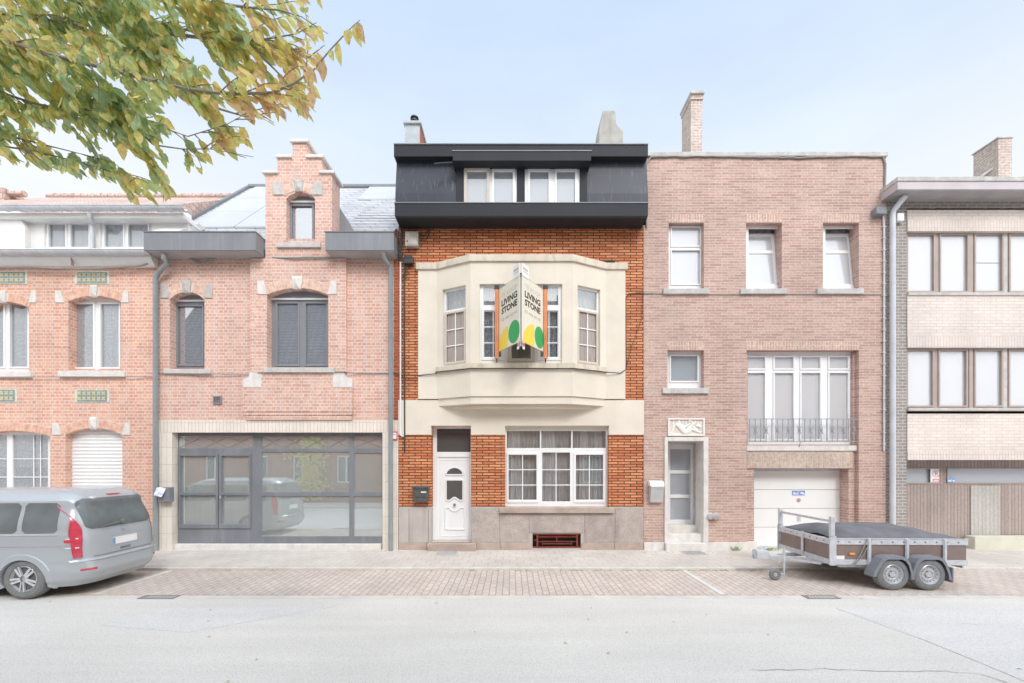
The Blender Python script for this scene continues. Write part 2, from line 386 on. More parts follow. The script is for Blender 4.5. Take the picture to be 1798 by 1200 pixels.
M['roofflat'] = plain('flat_roof', C(150,150,150), .9, .1)
M['glassC'] = glass('clear_window_glass', (.94,.95,.95,1), .14)
M['glassG'] = glass('grey_door_glass', (.35,.36,.36,1), .05, .55, C(112,110,108))
M['glassW'] = glass('pale_window_glass', (.9,.92,.93,1), .12, .20, C(222,226,232))
M['glassP'] = glass('whitened_window_glass', (.95,.96,.97,1), .12, .62, C(232,234,238))
M['glassD'] = glass('milky_door_glass', (.5,.5,.5,1), .12, .8, C(192,198,206))
M['glassS'] = glass('shop_window_glass', (.9,.94,.93,1), .38, .36, C(232,240,236))
M['glassU'] = glass('upper_window_glass', (.8,.84,.86,1), .30, .45, C(180,184,190))
M['curt'] = sheer('sheer_white_curtain', (.86,.85,.82,1), .88)
M['drape'] = sheer('white_drape_cloth', (.88,.88,.88,1), .97)
M['glassM'] = glass('bright_dormer_glass', (.9,.92,.94,1), .14, .5, C(196,200,204))
M['curtB'] = sheer('beige_net_curtain', C(225,214,200), .92)
M['lace'] = sheer('lace_curtain', C(238,240,242), .66, lace=True)
M['curtW'] = sheer('bright_white_curtain', (.86,.86,.88,1), .93)
M['blind'] = plain('white_roller_blind', (.84,.845,.85,1), .8, .02, 2)
M['blindg'] = plain('grey_roller_blind', C(206,208,206), .8, .03, 2)
# ------------------------------------------------------------------ building elements
def hole(a, b, t, c): return (X(a), X(b), Z(c), Z(t))
def win(root, outer, panes, y, mf, mg, sash=0, muntins=(), curt=(), dep=.07, name='window', arch=False, sashmat=None, open_=0, bev=.006, label=None):
    a, b, t, c = outer
    mb = MB(); mb.wall(X(a,y), X(b,y), Z(c,y), Z(t,y), y, y+dep, [(X(p[0],y), X(p[1],y), Z(p[3],y), Z(p[2],y)) for p in panes])
    w = mb.build(name, mf, root, bevel=bev, label=label)
    if sash:
        for p in panes:
            ms = MB(); q = (p[0]-sash, p[1]+sash, p[2]-sash, p[3]+sash)
            ms.wall(X(q[0],y), X(q[1],y), Z(q[3],y), Z(q[2],y), y-.022, y-.001, [(X(p[0]+.6,y), X(p[1]-.6,y), Z(p[3]-.6,y), Z(p[2]+.6,y))])
            ms.build('sash', sashmat or mf, w, bevel=.005)
    mg_ = MB()
    for p in panes: mg_.box(X(p[0]-1,y), X(p[1]+1,y), y+.03, y+.036, Z(p[3]+1,y), Z(p[2]-1,y))
    mg_.build('pane', mg, w)
    if muntins:
        mm = MB()
        for k, u0, u1, v0 in muntins:               # ('h', x0, x1, y) or ('v', y0, y1, x)
            if k == 'h': mm.box(X(u0,y), X(u1,y), y+.012, y+.028, Z(v0,y)-.011, Z(v0,y)+.011)
            else: mm.box(X(v0,y)-.011, X(v0,y)+.011, y+.0135, y+.0265, Z(u1,y), Z(u0,y))
        mm.build('muntin', mf, w)
    for i, cu in enumerate(curt):
        a, b, t, c, mat = cu[:5]; amp = cu[5] if len(cu) > 5 else .018; drop = cu[6] if len(cu) > 6 else 0
        yy = y + .09
        if amp == 0: MB().pbox(a, b, t, c, yy, yy+.004).build('blind', mat, w)
        else: MB().sheet(X(a,yy), X(b,yy), Z(c,yy), Z(t,yy), yy+.01*i, amp, .085, seed=int(a*7+t), drop=drop).build('curtain', mat, w, smooth=True)
    return w
def sill(parent, a, b, t, c, mat, proj=.06, back=.14, y0=0.0, name='sill'):
    yf = y0 - proj
    return MB().add(*[ [(X(a,yf),yf,Z(c,yf)),(X(b,yf),yf,Z(c,yf)),(X(b,yf),y0+back,Z(c,yf)),(X(a,yf),y0+back,Z(c,yf)),
        (X(a,yf),yf,Z(t,yf)-.008),(X(b,yf),yf,Z(t,yf)-.008),(X(b,yf),y0+back,Z(t,yf)+.012),(X(a,yf),y0+back,Z(t,yf)+.012)],
        [(0,3,2,1),(4,5,6,7),(0,1,5,4),(1,2,6,5),(2,3,7,6),(3,0,4,7)]]).build(name, mat, parent, bevel=.008)
def arch(parent, a, b, zs_py, zc_py, mat, y=-.004, th=.24, n=14, keyw=12, key=True, stone=None, imp=None, ykey=-.03, y0=0.0, skip=0):
    """brick voussoirs following a segmental arch, stone keystone and springers"""
    x0, x1, zs, zc = X(a), X(b), Z(zs_py), Z(zc_py)
    w = (x1-x0)/2; h = zc-zs; r = (w*w+h*h)/(2*h); cx = (x0+x1)/2; cz = zc-r; half = math.asin(w/r)
    bks = [MB(), MB()]; mt = MB()
    ang0, ang1 = -half, half
    kw = keyw/72/2/r if key else 0
    for i in range(n):
        t0 = ang0+(ang1-ang0)*i/n; t1 = ang0+(ang1-ang0)*(i+1)/n; gp = .006/r
        if key and abs((t0+t1)/2) < kw: continue
        pts = []
        for t_, rr in ((t0+gp, r+.004), (t1-gp, r+.004), (t1-gp, r+th), (t0+gp, r+th)):
            pts.append((cx+rr*math.sin(t_), cz+rr*math.cos(t_)))
        bks[0 if (t0+t1) < 0 or not key else 1].prism(pts, y0+y-.006, y0+.03)
    m = 16; pts = [(cx+(r+.001)*math.sin(ang0+(ang1-ang0)*i/m), cz+(r+.001)*math.cos(ang0+(ang1-ang0)*i/m)) for i in range(m+1)]
    pts += [(cx+(r+th+.012)*math.sin(ang1-(ang1-ang0)*i/m), cz+(r+th+.012)*math.cos(ang1-(ang1-ang0)*i/m)) for i in range(m+1)]
    for i in range(m):
        mt.prism([pts[i], pts[i+1], pts[2*m-i], pts[2*m+1-i]], y0+y, y0+.02)
    for bk in bks:
        if bk.v: A = bk.build('brick_arch', mat, parent)
    mt.build('mortar', M['mortar'], A)
    if key:
        kz0, kz1 = zc-.03, zc+th+.05; kb, kt = keyw/72*.40, keyw/72*.56
        kk = MB(); vs = [(cx-kb,y0+ykey,kz0),(cx+kb,y0+ykey,kz0),(cx+kt,y0+ykey,kz1),(cx-kt,y0+ykey,kz1),(cx-kb,y0+.05,kz0),(cx+kb,y0+.05,kz0),(cx+kt,y0+.05,kz1),(cx-kt,y0+.05,kz1),(cx,y0+ykey-.05,kz0+.10),(cx,y0+ykey-.05,kz1-.08)]
        kk.add(vs, [(0,1,8),(1,2,9,8),(2,3,9),(3,0,8,9),(0,4,5,1),(1,5,6,2),(2,6,7,3),(3,7,4,0)])
        kk.build('keystone', stone, parent)
    if imp:
        (l0, l1, r0, r1, it, ib) = imp
        for (p, q, s_) in ((l0, l1, 1), (r0, r1, -1)):
            ib2 = MB(); xa, xb = X(p), X(q); zt, zb = Z(it), Z(ib); sk = .10*s_
            if s_ > 0: pts = [(xa,zb),(xb,zb),(xb-.075,zt),(xa,zt)]
            else: pts = [(xa,zb),(xb,zb),(xb,zt),(xa+.075,zt)]
            ib2.prism(pts, y0-.022, y0+.06); ib2.build('springer_stone', stone, parent, bevel=.005)
def shell(root, x0, x1, ztop, depth=9, floors=(3.4, 6.6), zb=-.3, mat=None, back=3.2):
    mb = MB()
    mb.box(x0, x0+.12, .3, depth, zb, ztop); mb.box(x1-.12, x1, .3, depth, zb, ztop); mb.box(x0+.12, x1-.12, depth-.2, depth, zb, ztop)
    mb.build('side_wall', mat or M['brickB'], root)
    mi = MB(); xa, xb = x0+.121, x1-.121; pz = zb
    for zf in list(floors) + [ztop-.05]:
        mi.box(xa, xb, back, back+.1, pz, zf-.2); mi.box(xa, xb, .301, back+.1, zf-.199, zf-.02); pz = zf-.019
    mi.build('inner_wall', M['inwall'], root)
def pipe(parent, path, r, mat, name='downpipe', brackets=()):
    o = MB().tube(path, r, 12).build(name, mat, parent, smooth=True)
    if brackets:
        b = MB()
        for z in brackets: b.tube([(path[-1][0], path[-1][1], z-.012), (path[-1][0], path[-1][1], z+.012)], r+.008, 12)
        b.build('pipe_bracket', mat, o)
    return o
def wire(name, pts, r, mat, label, cat='cable', sag=.0, jit=.0, seed=1, group=None):
    rr = random.Random(seed); P = []
    for i in range(len(pts)-1):
        a, b = Vector(pts[i]), Vector(pts[i+1]); n = max(2, int((b-a).length/.12))
        for k in range(n):
            t = k/n; p = a.lerp(b, t); p.z += -sag*4*t*(1-t) + rr.uniform(-jit, jit); P.append(p)
    P.append(Vector(pts[-1]))
    o = MB().tube(P, r, 6).build(name, mat, smooth=True)
    return tag(o, label, cat, group)

# ================================================================== HOUSE A (far left)
XA0, XA1 = -15.2, X(270)
A = empty('brick_house', (XA0, 0, 0), 'salmon brick house with white attic and floral tile panels at the left end', 'house', 'terraced houses along the street')
hA = [hole(-40, 51, 530, 652), hole(120, 212, 520, 650), hole(-40, 88, 757, 905), hole(115, 215, 752, 905)]
mb = MB().wall(XA0, XA1, -.3, Z(470), 0, .3, hA)
mb.spandrel(X(-40), X(51), Z(541), Z(530), 0, .25); mb.spandrel(X(120), X(212), Z(530), Z(520), 0, .25); mb.spandrel(X(115), X(215), Z(764), Z(752), 0, .25); mb.spandrel(X(-40), X(88), Z(766), Z(757), 0, .25)
mb.build('wall', M['brickA'], A)
shell(A, XA0, XA1-.003, Z(380), floors=(3.2, 6.6), mat=M['brickA'])
arch(A, 120, 212, 530, 520, M['voussoir'], stone=M['stone'], th=.21, n=17, imp=(98, 113.5, 213, 226, 511, 532))
arch(A, -40, 51, 541, 530, M['voussoir'], stone=M['stone'], th=.21, n=17, imp=(-58, -41, 51, 64, 511, 532))
arch(A, 115, 215, 764, 752, M['voussoir'], stone=M['stone'], th=.21, n=19, imp=(93, 108.5, 215, 229, 743, 764))
arch(A, -40, 88, 766, 757, M['voussoir'], stone=M['stone'], th=.19, n=21, key=False)
w = win(A, (119, 213, 519, 651), [(128, 165, 534, 646), (177, 213-3, 534, 646)], .17, M['upvcw'], M['glassW'], sash=2.5, curt=[(124, 214, 534, 648, M['lace'], .03)])
sill(w, 101, 218, 651, 662, M['stone'])
w = win(A, (-41, 52, 528, 653), [(-30, 8, 534, 645), (18, 50, 534, 645)], .17, M['upvcw'], M['glassW'], sash=2.5, curt=[(-40, 52, 534, 648, M['lace'], .03)])
sill(w, -58, 53, 652, 663, M['stone'])
w = win(A, (-41, 89, 756, 906), [(-36, 12, 764, 900), (22, 84, 764, 900)], .17, M['upvcw'], M['glassW'], muntins=[('h', -36, 12, 806), ('h', 22, 84, 806), ('h', 22, 84, 838), ('h', -36, 12, 838), ('v', 764, 900, 58), ('v', 764, 900, -12), ('v', 764, 900, 70)], curt=[(-36, 86, 764, 900, M['lace'], .03)])
sill(w, -50, 92, 905, 914, M['stone'])
sh = MB(); y = .17
nsl = 26
for i in range(nsl):
    z1 = Z(750,y) - i*.0875; z0 = z1-.0865
    sh.add([(X(115,y),y,z0),(X(216,y),y,z0),(X(216,y),y-.013,z0+.045),(X(115,y),y-.013,z0+.045),(X(216,y),y+.002,z1),(X(115,y),y+.002,z1),(X(115,y),y+.03,z0),(X(216,y),y+.03,z0),(X(115,y),y+.03,z1),(X(216,y),y+.03,z1)],
           [(0,1,2,3),(3,2,4,5),(6,8,9,7),(0,6,7,1),(5,4,9,8)])
shu = sh.build('roller_shutter', M['upvc'], A)
sill(shu, 105, 224, 905, 914, M['stone'])
# floral tile panels
def tilepanel(a, b, t, c, n):
    p = MB().pbox(a, b, t, c, -.012, .02).build('tile_panel', M['tcream'], A)
    q = MB().pbox(a+4.5, b-4.5, t+1.5, c-1.5, -.018, -.008).build('tile_field', M['tnavy'], p)
    mb = MB(); x0, x1, z1, z0 = X(a+5), X(b-5), Z(t+2.5), Z(c-2.5); cw = (x1-x0)/n; ch = (z1-z0)/2
    for i in range(n):
        for j in range(2):
            cx, cz = x0+cw*(i+.5), z0+ch*(j+.5)
            for k in range(4):
                a_ = math.pi/4+k*math.pi/2; L = cw*.46; wv = cw*.15
                d = (math.cos(a_), math.sin(a_)*ch/cw); e = (-d[1], d[0])
                mb.prism([(cx, cz), (cx+d[0]*L*.6-e[0]*wv, cz+d[1]*L*.6-e[1]*wv), (cx+d[0]*L, cz+d[1]*L), (cx+d[0]*L*.6+e[0]*wv, cz+d[1]*L*.6+e[1]*wv)][::1], -.022, -.017)
    mb.build('tile_flower', M['tgold'], p)
M['tcream'] = plain('tile_cream_border', C(212,214,198), .35, .12, 20)
M['tnavy'] = plain('tile_blue_ground', C(142,154,152), .3, .12, 20)
M['tgold'] = plain('tile_gold_flower', C(218,208,158), .3, .1, 20)
tilepanel(131, 192, 476.5, 499, 6); tilepanel(131, 192, 684, 707, 6); tilepanel(-30, 30, 683, 707, 6); tilepanel(-22, 48, 476.5, 499, 7)
# attic, gutters
fa = MB().xprism([(.0, Z(471)), (-.10, Z(471)), (-.22, Z(452,-.22)), (-.22, Z(441,-.22)), (.0, Z(436))], XA0, X(278)).build('cornice_board', M['whiteclad'], A, bevel=.01)
MB().box(X(126,-.2)-.004, X(126,-.2)+.004, -.222, -.15, Z(470,-.1), Z(452,-.2)).build('joint_strip', M['brownframe'], fa)
def halfgutter(parent, x0, x1, yc, zt, r, br):
    mb = MB(); n = 10; base = 0
    for rr, fl in ((r, 0), (r-.006, 1)):
        for i in range(n):
            a0 = math.pi+math.pi*i/n; a1 = math.pi+math.pi*(i+1)/n
            q = [(x0,yc+rr*math.cos(a0),zt+rr*math.sin(a0)),(x1,yc+rr*math.cos(a0),zt+rr*math.sin(a0)),(x1,yc+rr*math.cos(a1),zt+rr*math.sin(a1)),(x0,yc+rr*math.cos(a1),zt+rr*math.sin(a1))]
            mb.add(q, [(0,1,2,3)])
    mb.tube([(x0, yc-r, zt), (x1, yc-r, zt)], .012, 8)
    gt = mb.build('gutter', M['zinc'], parent, smooth=True)
    x = x0+.2
    while x < x1:
        pts = [(x+(.05*i/8), yc+(r+.006)*math.cos(math.pi+math.pi*i/8), zt+(r+.006)*math.sin(math.pi+math.pi*i/8)) for i in range(9)]
        MB().tube(pts, .009, 5).build('gutter_bracket', M['zinc'], gt); x += br
halfgutter(A, XA0, X(262,-.32), -.32, Z(441,-.32), .085, .42)
# dormer front wall set back a little
yd = .12
dw = [(X(78,yd), X(163,yd), Z(436,yd), Z(385,yd)), (X(176,yd), X(267,yd), Z(436,yd), Z(385,yd))]
MB().wall(X(45,yd), X(330,yd), Z(440,yd), Z(374,yd), yd, yd+.12, dw).build('attic_wall', M['whiteclad'], A)
for (a, b) in ((78, 163), (176, 267)):
    win(A, (a, b, 385, 437), [(a+8, a+(b-a)/2-4, 391, 435), (a+(b-a)/2+4, b-6, 391, 435)], yd+.04, M['upvcw'], M['glassW'], sash=2, curt=[(a+3, b-3, 389, 436, M['curtW'], .012)], dep=.05)
MB().prism([(XA0, Z(440,-.02)), (X(45), Z(440,-.02)), (X(45), Z(400)), (X(30), Z(370)), (XA0, Z(370))], -.02, .3).build('mansard_side', M['whiteclad'], A, bevel=.01)
ck = MB(); ck.add([(X(268),-.05,Z(408)),(X(316),-.05,Z(408)),(X(330),.35,Z(378)),(X(296),.35,Z(378)),(X(268),.3,Z(408)),(X(316),.3,Z(408)),(X(330),.6,Z(378)),(X(296),.6,Z(378))],[(0,1,2,3),(0,3,7,4),(1,5,6,2),(3,2,6,7)])
ck.build('dormer_cheek', M['whiteclad'], A)
MB().box(XA0, X(322,-.1), -.1, .5, Z(383,-.1), Z(374,-.1)).build('eaves_board', M['whiteclad'], A, bevel=.01)
halfgutter(A, XA0, X(325,-.2), -.2, Z(364,-.2), .09, .36)
pipe(A, [(X(157,-.2),-.2,Z(372,-.2)), (X(158,-.15),-.16,Z(382,-.15)), (X(162,.02),.02,Z(394,.02)), (X(163,.05),.03,Z(402,.02)), (X(163,.05),.03,Z(437,.03))], .045, M['zinc'])
rf = MB(); zr = Z(347,3.6)
rf.add([(XA0,0.1,Z(364,.1)+.02),(XA1,0.1,Z(364,.1)+.02),(XA1,3.6,zr),(XA0,3.6,zr),(XA1,7.4,Z(364)),(XA0,7.4,Z(364)),(XA0,.1,Z(385)),(XA1,.1,Z(385)),(XA1,7.4,Z(385)),(XA0,7.4,Z(385))],
       [(0,1,2,3),(3,2,4,5),(1,0,6,7),(1,7,8,4,2),(0,3,5,9,6),(5,4,8,9)])
rf.build('roof', M['rooftile'], A)
rt = MB()
x = XA0
while x < XA1-.3:
    rt.tube([(x,3.6,zr+.01),(x+.30,3.6,zr+.03)], [.085,.1], 8); x += .3
rt.build('ridge_tile', M['rooftile'], A, smooth=True)
MB().box(X(-30,2.6), X(28,2.6), 2.3, 3.0, 9.5, Z(341,2.6)).build('chimney', M['rooftile'], A)
MB().tube([(X(-30,2.4),2.45,Z(341,2.45)), (X(40,2.4),2.45,Z(339,2.45)-.03)], .09, 10).build('ridge_tile', M['rooftile'], A, smooth=True)

# ================================================================== HOUSE B
XB0, XB1 = X(278), X(700)-.006
XB0 = XA1 + .006
B = empty('brick_house', (XB0, 0, 0), 'pale red brick house with stepped gable and wide glazed shop front', 'house', 'terraced houses along the street')
hB = [hole(298, 359, 513, 648), hole(472, 579, 509, 647), hole(300, 675, 757, 968)]
mb = MB().wall(XB0, XB1, -.3, Z(420), 0, .3, hB)
mb.spandrel(X(298), X(359), Z(527), Z(513), 0, .25); mb.spandrel(X(472), X(579), Z(521), Z(509), 0, .25)
mb.build('wall', M['brickB'], B)
MB().box(X(691.5), XB1+.002, -.006, .1, Z(738), Z(405)).build('overlay_free_brick_strip', M['brickBs'], B, label='strip of stronger red brick beside the orange house')  # same brick as the house wall, coloured without the white overlay
shell(B, XB0+.003, XB1-.003, Z(424), floors=(3.25, 6.9))
# projecting middle pier
pm = MB().wall(X(443), X(610), Z(655), Z(457), -.09, -.001, [(X(472),X(579),Z(647),Z(509))])
pm.spandrel(X(472), X(579), Z(521), Z(509), -.09, -.001); pm.build('projecting_pier', M['brickB'], B)
arch(B, 298, 359, 527, 513, M['voussoirB'], stone=M['stoneD'], th=.22, n=13, keyw=15, imp=(283, 299, 358, 373, 500, 524))
arch(B, 472, 579, 521, 509, M['voussoirB'], stone=M['stone'], th=.22, n=23, keyw=17, y0=-.09, imp=(456, 472.5, 578.5, 594, 496, 520))
def roller(w, a, b, t, c, y):
    MB().pbox(a, b, t, c, y-.03, y-.002).build('shutter_box', M['dkframe'], w, bevel=.01)
    MB().pbox(a, b, c-.5, c+2.5, y-.045, y-.005).build('shutter_rail', M['upvc'], w)
w = win(B, (297, 360, 512, 649), [(312, 356, 538, 641)], .22, M['dkframe'], M['glassU'], sash=2.5); roller(w, 300, 360, 514, 527, .22)
sill(w, 287, 369, 648, 656, M['sill'])
w = win(B, (471, 580, 508, 648), [(487, 524, 533, 641), (537, 574, 533, 641)], .13, M['dkframe'], M['glassU'], sash=2.5); roller(w, 473, 579, 511, 524, .13)
sill(w, 462, 587, 645, 654, M['sill'], y0=-.09, back=.2)
# panel below the window with stone shoulders and stepped brick foot
lp = MB(); z0, z1 = Z(726), Z(656)
lp.box(X(430), X(621), -.09, -.001, Z(724), Z(682)); lp.box(X(463), X(587), -.09, -.001, Z(682)+.001, Z(655)-.002)
lp.box(X(432), X(620), -.075, -.001, Z(730), Z(724)-.003); lp.box(X(434), X(619), -.06, -.001, Z(738), Z(730)-.003)
lp.build('brick_panel', M['brickB'], B)
for pts in ([(430,682),(463,682),(463,655.5),(443,655.5),(440,664),(430,668)], [(587,682),(621,682),(621,668),(609,662),(606,655.5),(587,655.5)]):
    MB().prism([(X(p), Z(q)) for p, q in pts], -.1, -.001).build('shoulder_stone', M['stone'], B, bevel=.006)
vb = MB().wall(X(375), X(390), Z(710), Z(696), -.03, .02, [(X(377),X(388),Z(708),Z(698))])
for i in range(5): vb.box(X(377), X(388), -.02, .0, Z(699+i*2)-.012, Z(699+i*2))
vb.build('vent_grille', M['dkframe'], B)
# cream tile band and piers
MB().box(XB0+.02, X(690), -.02, .02, Z(760)+.002, Z(738.5)).build('tile_band', M['tileBv'], B)
MB().box(XB0+.02, X(303)-.0, -.018, .3, -.05, Z(760)).build('tile_pier', M['tileB'], B)
MB().box(X(672), X(700)-.008, -.018, .3, -.05, Z(760)).build('tile_pier', M['tileB'], B)
MB().box(X(690)+.003, X(700)-.008, -.02, .02, Z(760)+.002, Z(738.5)).build('tile_band', M['tileBv'], B)
# shop front
y = .16
panes = [(312,444,766,787),(319,379,802,864),(319,379,871,920),(391,437,802,864),(391,437,871,920),(459,613,767,788),(620,671,767,788),(459,613,794,864),(459,613,872,942),(622,671,796,864),(621,671,872,942)]
panes = [(p[0], p[1], p[2], p[3]) for p in panes]
S = win(B, (300, 676, 758, 957), panes, y, M['dkpanel'], M['glassS'], dep=.09, name='shop_front', bev=.01)
MB().wall(X(316,y), X(441,y), Z(928,y), Z(797,y), y-.03, y-.001, [(X(p[0]-1,y),X(p[1]+1,y),Z(p[3]+1,y),Z(p[2]-1,y)) for p in panes[1:5]]+[(X(384,y),X(385.5,y),Z(928,y),Z(797,y))]).build('door', M['dkpanel'], B, bevel=.006)
dm = MB()
for (a, b) in ((312,444),(459,613),(620,671)):
    n = max(1, round((b-a)/44)); 
    for i in range(n):
        u0, u1 = a+(b-a)*i/n, a+(b-a)*(i+1)/n
        for (p, q, r_, s_) in ((u0, 787, u1, 767), (u0, 767, u1, 787)):
            dm.bar((X(p,y), y+.022+(.0 if q == 787 else .004), Z(q,y)), (X(r_,y), y+.022+(.0 if q == 787 else .004), Z(s_,y)), .008)
dm.build('lead_bar', M['dkframe'], S)
MB().pbox(306, 669, 956, 966, .05, .28).build('plinth_strip', M['stone'], B, bevel=.01)
MB().tube([(X(382), .10, Z(871)), (X(382), .10, Z(876))], .018, 10).build('door_lock', M['steel'], B)
mi = MB(); mi.box(X(290), X(690), 2.9, 3.0, 0, 3.0); mi.box(X(310), X(440), .6, .62, 0.0, 1.6); mi.box(X(290), X(690), .31, 2.9, -.0, .02)
mi.build('shop_interior', M['inpale'], B)
MB().sheet(X(458), X(512), 0.1, 2.8, .5, .03, .25, 4).build('white_drape', M['curtW'], B, smooth=True)
# eaves boxes
for (a, b, seams) in ((252, 449, (316, 383)), (571, 688, ())):
    yf = -.42; x0, x1 = X(a, yf), X(b, yf); zt, zb = Z(408, yf), Z(440, yf)
    if a > 500: x1 = XB1
    e = MB().box(x0, x1, yf, .02, zb, zt).build('eaves_box', M['fasciaB'], B, bevel=.006)
    MB().box(x0-.015, x1+.01, yf-.015, .03, zt+.001, zt+.02).build('eaves_trim', M['trim'], e)
    MB().box(x0+.02, x1-.02, yf+.02, .0, zb-.012, zb-.001).build('soffit', M['soffitB'], e)
    sj = MB()
    for s_ in seams: sj.box(X(s_,yf)-.003, X(s_,yf)+.003, yf-.002, yf+.01, zb, zt)
    if seams: sj.build('panel_joint', M['soffitB'], e)
# stepped gable
yg = -.09; k = lambda p: X(p, yg)
hz = lambda q: Z(q, yg)
gm = MB(); gh = (k(503), k(553), hz(425), hz(338))
gm.wall(k(466), k(583), Z(457)+.001, hz(303), yg, .38, [gh]); gm.spandrel(k(503), k(553), hz(349), hz(338), yg, .2)
gm.box(k(487), k(565), yg+.001, .379, hz(303)+.001, hz(276)); gm.box(k(514), k(539), yg+.002, .378, hz(276)+.001, hz(250))
G = gm.build('stepped_gable', M['brickB'], B)
cp = []
for (a, b, t) in ((461,489,301),(561,588,301),(485,513,273.5),(538,570,273.5),(510,543,246.5)):
    cp.append((k(a), k(b), yg-.05, .43, hz(t+5), hz(t)))
multi('coping_stone', M['stone'], G, cp, .008)
gs = MB()
arch(B, 503, 553, 350, 339.5, M['voussoirB'], stone=M['stoneD'], th=.20, n=11, keyw=15, y0=yg, imp=(483, 503, 549, 569, 325, 347))
w = win(B, (500, 556, 336, 427), [(512, 549, 362, 421)], .10, M['dkframe'], M['glassU'], sash=3, curt=[(508, 552, 356, 424, M['blind'], 0)]); roller(w, 503, 553, 340, 353, .10)
sill(w, 485, 562, 425, 434, M['sill'], y0=yg, back=.2)
# roof: slope up from eaves to ridge
def slope(y): return 7.53 + y*.985
r_ = MB(); x0, x1 = XB0, XB1
r_.add([(x0,-.05,slope(-.05)),(x1,-.05,slope(-.05)),(x1,3.82,slope(3.82)),(x0,3.82,slope(3.82)),(x1,8,7.4),(x0,8,7.4),(x0,-.05,7.3),(x1,-.05,7.3),(x1,8,7.3),(x0,8,7.3)],
       [(0,1,2,3),(3,2,4,5),(1,0,6,7),(1,7,8,4,2),(0,3,5,9,6),(5,4,8,9)])
RB = r_.build('roof', M['tilegrey'], B)
tl = MB(); i = 0; yy = -.05
while yy < 2.62:                                   # tile courses, each lapping the one below
    tl.add([(X(590),yy,slope(yy)+.045),(x1-.02,yy,slope(yy)+.045),(x1-.02,yy+.2,slope(yy+.2)+.012),(X(590),yy+.2,slope(yy+.2)+.012),(X(590),yy,slope(yy)+.01),(x1-.02,yy,slope(yy)+.01)], [(0,1,2,3),(4,5,1,0)]); yy += .19
tl.build('tile_course', M['tilegrey'], RB)
def plate(xa, xb, ya, yb): 
    o = .06
    mb = MB(); mb.add([(xa,ya,slope(ya)+o),(xb,ya,slope(ya)+o),(xb,yb,slope(yb)+o),(xa,yb,slope(yb)+o),(xa,ya,slope(ya)+.02),(xb,ya,slope(ya)+.02),(xb,yb,slope(yb)+.02),(xa,yb,slope(yb)+.02)],[(0,1,2,3),(0,4,5,1),(1,5,6,2),(2,6,7,3),(3,7,4,0)])
    return mb.build('roof_panel', M['panel'], RB)
for (ya, yb) in ((.7, 1.68), (1.7, 2.68), (2.7, 3.75)):
    plate(x0+.25, x0+1.5, ya, yb); plate(x0+1.52, X(480), ya, yb)
for (xa, xb) in ((X(560), X(640)), (X(640)+.02, x1-.15)): plate(xa, xb, 2.66, 3.75)
MB().tube([(x0,3.82,slope(3.82)+.02),(x1,3.82,slope(3.82)+.02)], .09, 10).build('ridge_tile', M['trim'], RB, smooth=True)
vg = MB(); vg.add([(x0-.05,-.1,slope(-.1)+.1),(x0+.06,-.1,slope(-.1)+.1),(x0+.06,3.8,slope(3.8)+.1),(x0-.05,3.8,slope(3.8)+.1),(x0-.05,-.1,slope(-.1)-.05),(x0+.06,-.1,slope(-.1)-.05),(x0+.06,3.8,slope(3.8)-.05),(x0-.05,3.8,slope(3.8)-.05)],[(0,1,2,3),(0,4,5,1),(1,5,6,2),(0,3,7,4)])
vg.build('verge_trim', M['trim'], RB)
MB().prism([(X(588,.4), 7.6), (X(628,.4), 7.85), (X(588,.4), Z(352,.4))], .39, .9).build('dormer_side', M['fasciaB'], B)
# downpipes of B
yp = -.10
pipe(B, [(X(288,-.3),-.3,Z(440,-.42)), (X(288,-.3),-.3,Z(455,-.3)), (X(294,-.2),-.22,Z(464,-.2)), (X(280,yp),-.13,Z(480,yp)), (X(273,yp),yp,Z(490,yp)), (X(273,yp),yp,0)], .055, M['pipe'], brackets=(Z(500), Z(640), Z(800)))
pipe(B, [(X(674,-.35),-.35,Z(440,-.42)), (X(674,-.3),-.3,Z(452,-.3)), (X(686,yp),yp,Z(470,yp)), (X(686,yp),yp,0)], .052, M['pipe'], brackets=(Z(485), Z(632), Z(780)))

# ================================================================== HOUSE C (the orange house)
XC0, XC1 = X(700), X(1130)
Cc = empty('brick_house', (XC0, 0, 0), 'orange brick house in the middle with black mansard attic and cream plastered bay window', 'house', 'terraced houses along the street')
hC = [hole(757, 827, 748, 955), hole(887, 1069, 748, 891), hole(770, 1062, 500, 640)]
hC.append(hole(935, 1020, 937, 963))
zpt, zpb, zpl = Z(703), Z(764), Z(890)
MB().wall(XC0, XC1, zpl, Z(396), 0, .3, [hC[0], hC[1], hC[2]]).build('wall', M['brickC'], Cc)
MB().wall(XC0, XC1, -.3, zpl-.001, 0, .3, [hC[0], (hC[1][0],hC[1][1],zpl-.02,zpl+.1), hC[3]]).build('base_wall', M['graniteS'], Cc)
MB().wall(XC0-.004, XC1+.002, zpb, zpt, -.03, -.001, [hC[0], hC[1]]).build('plaster_band', M['plaster'], Cc, bevel=.004)
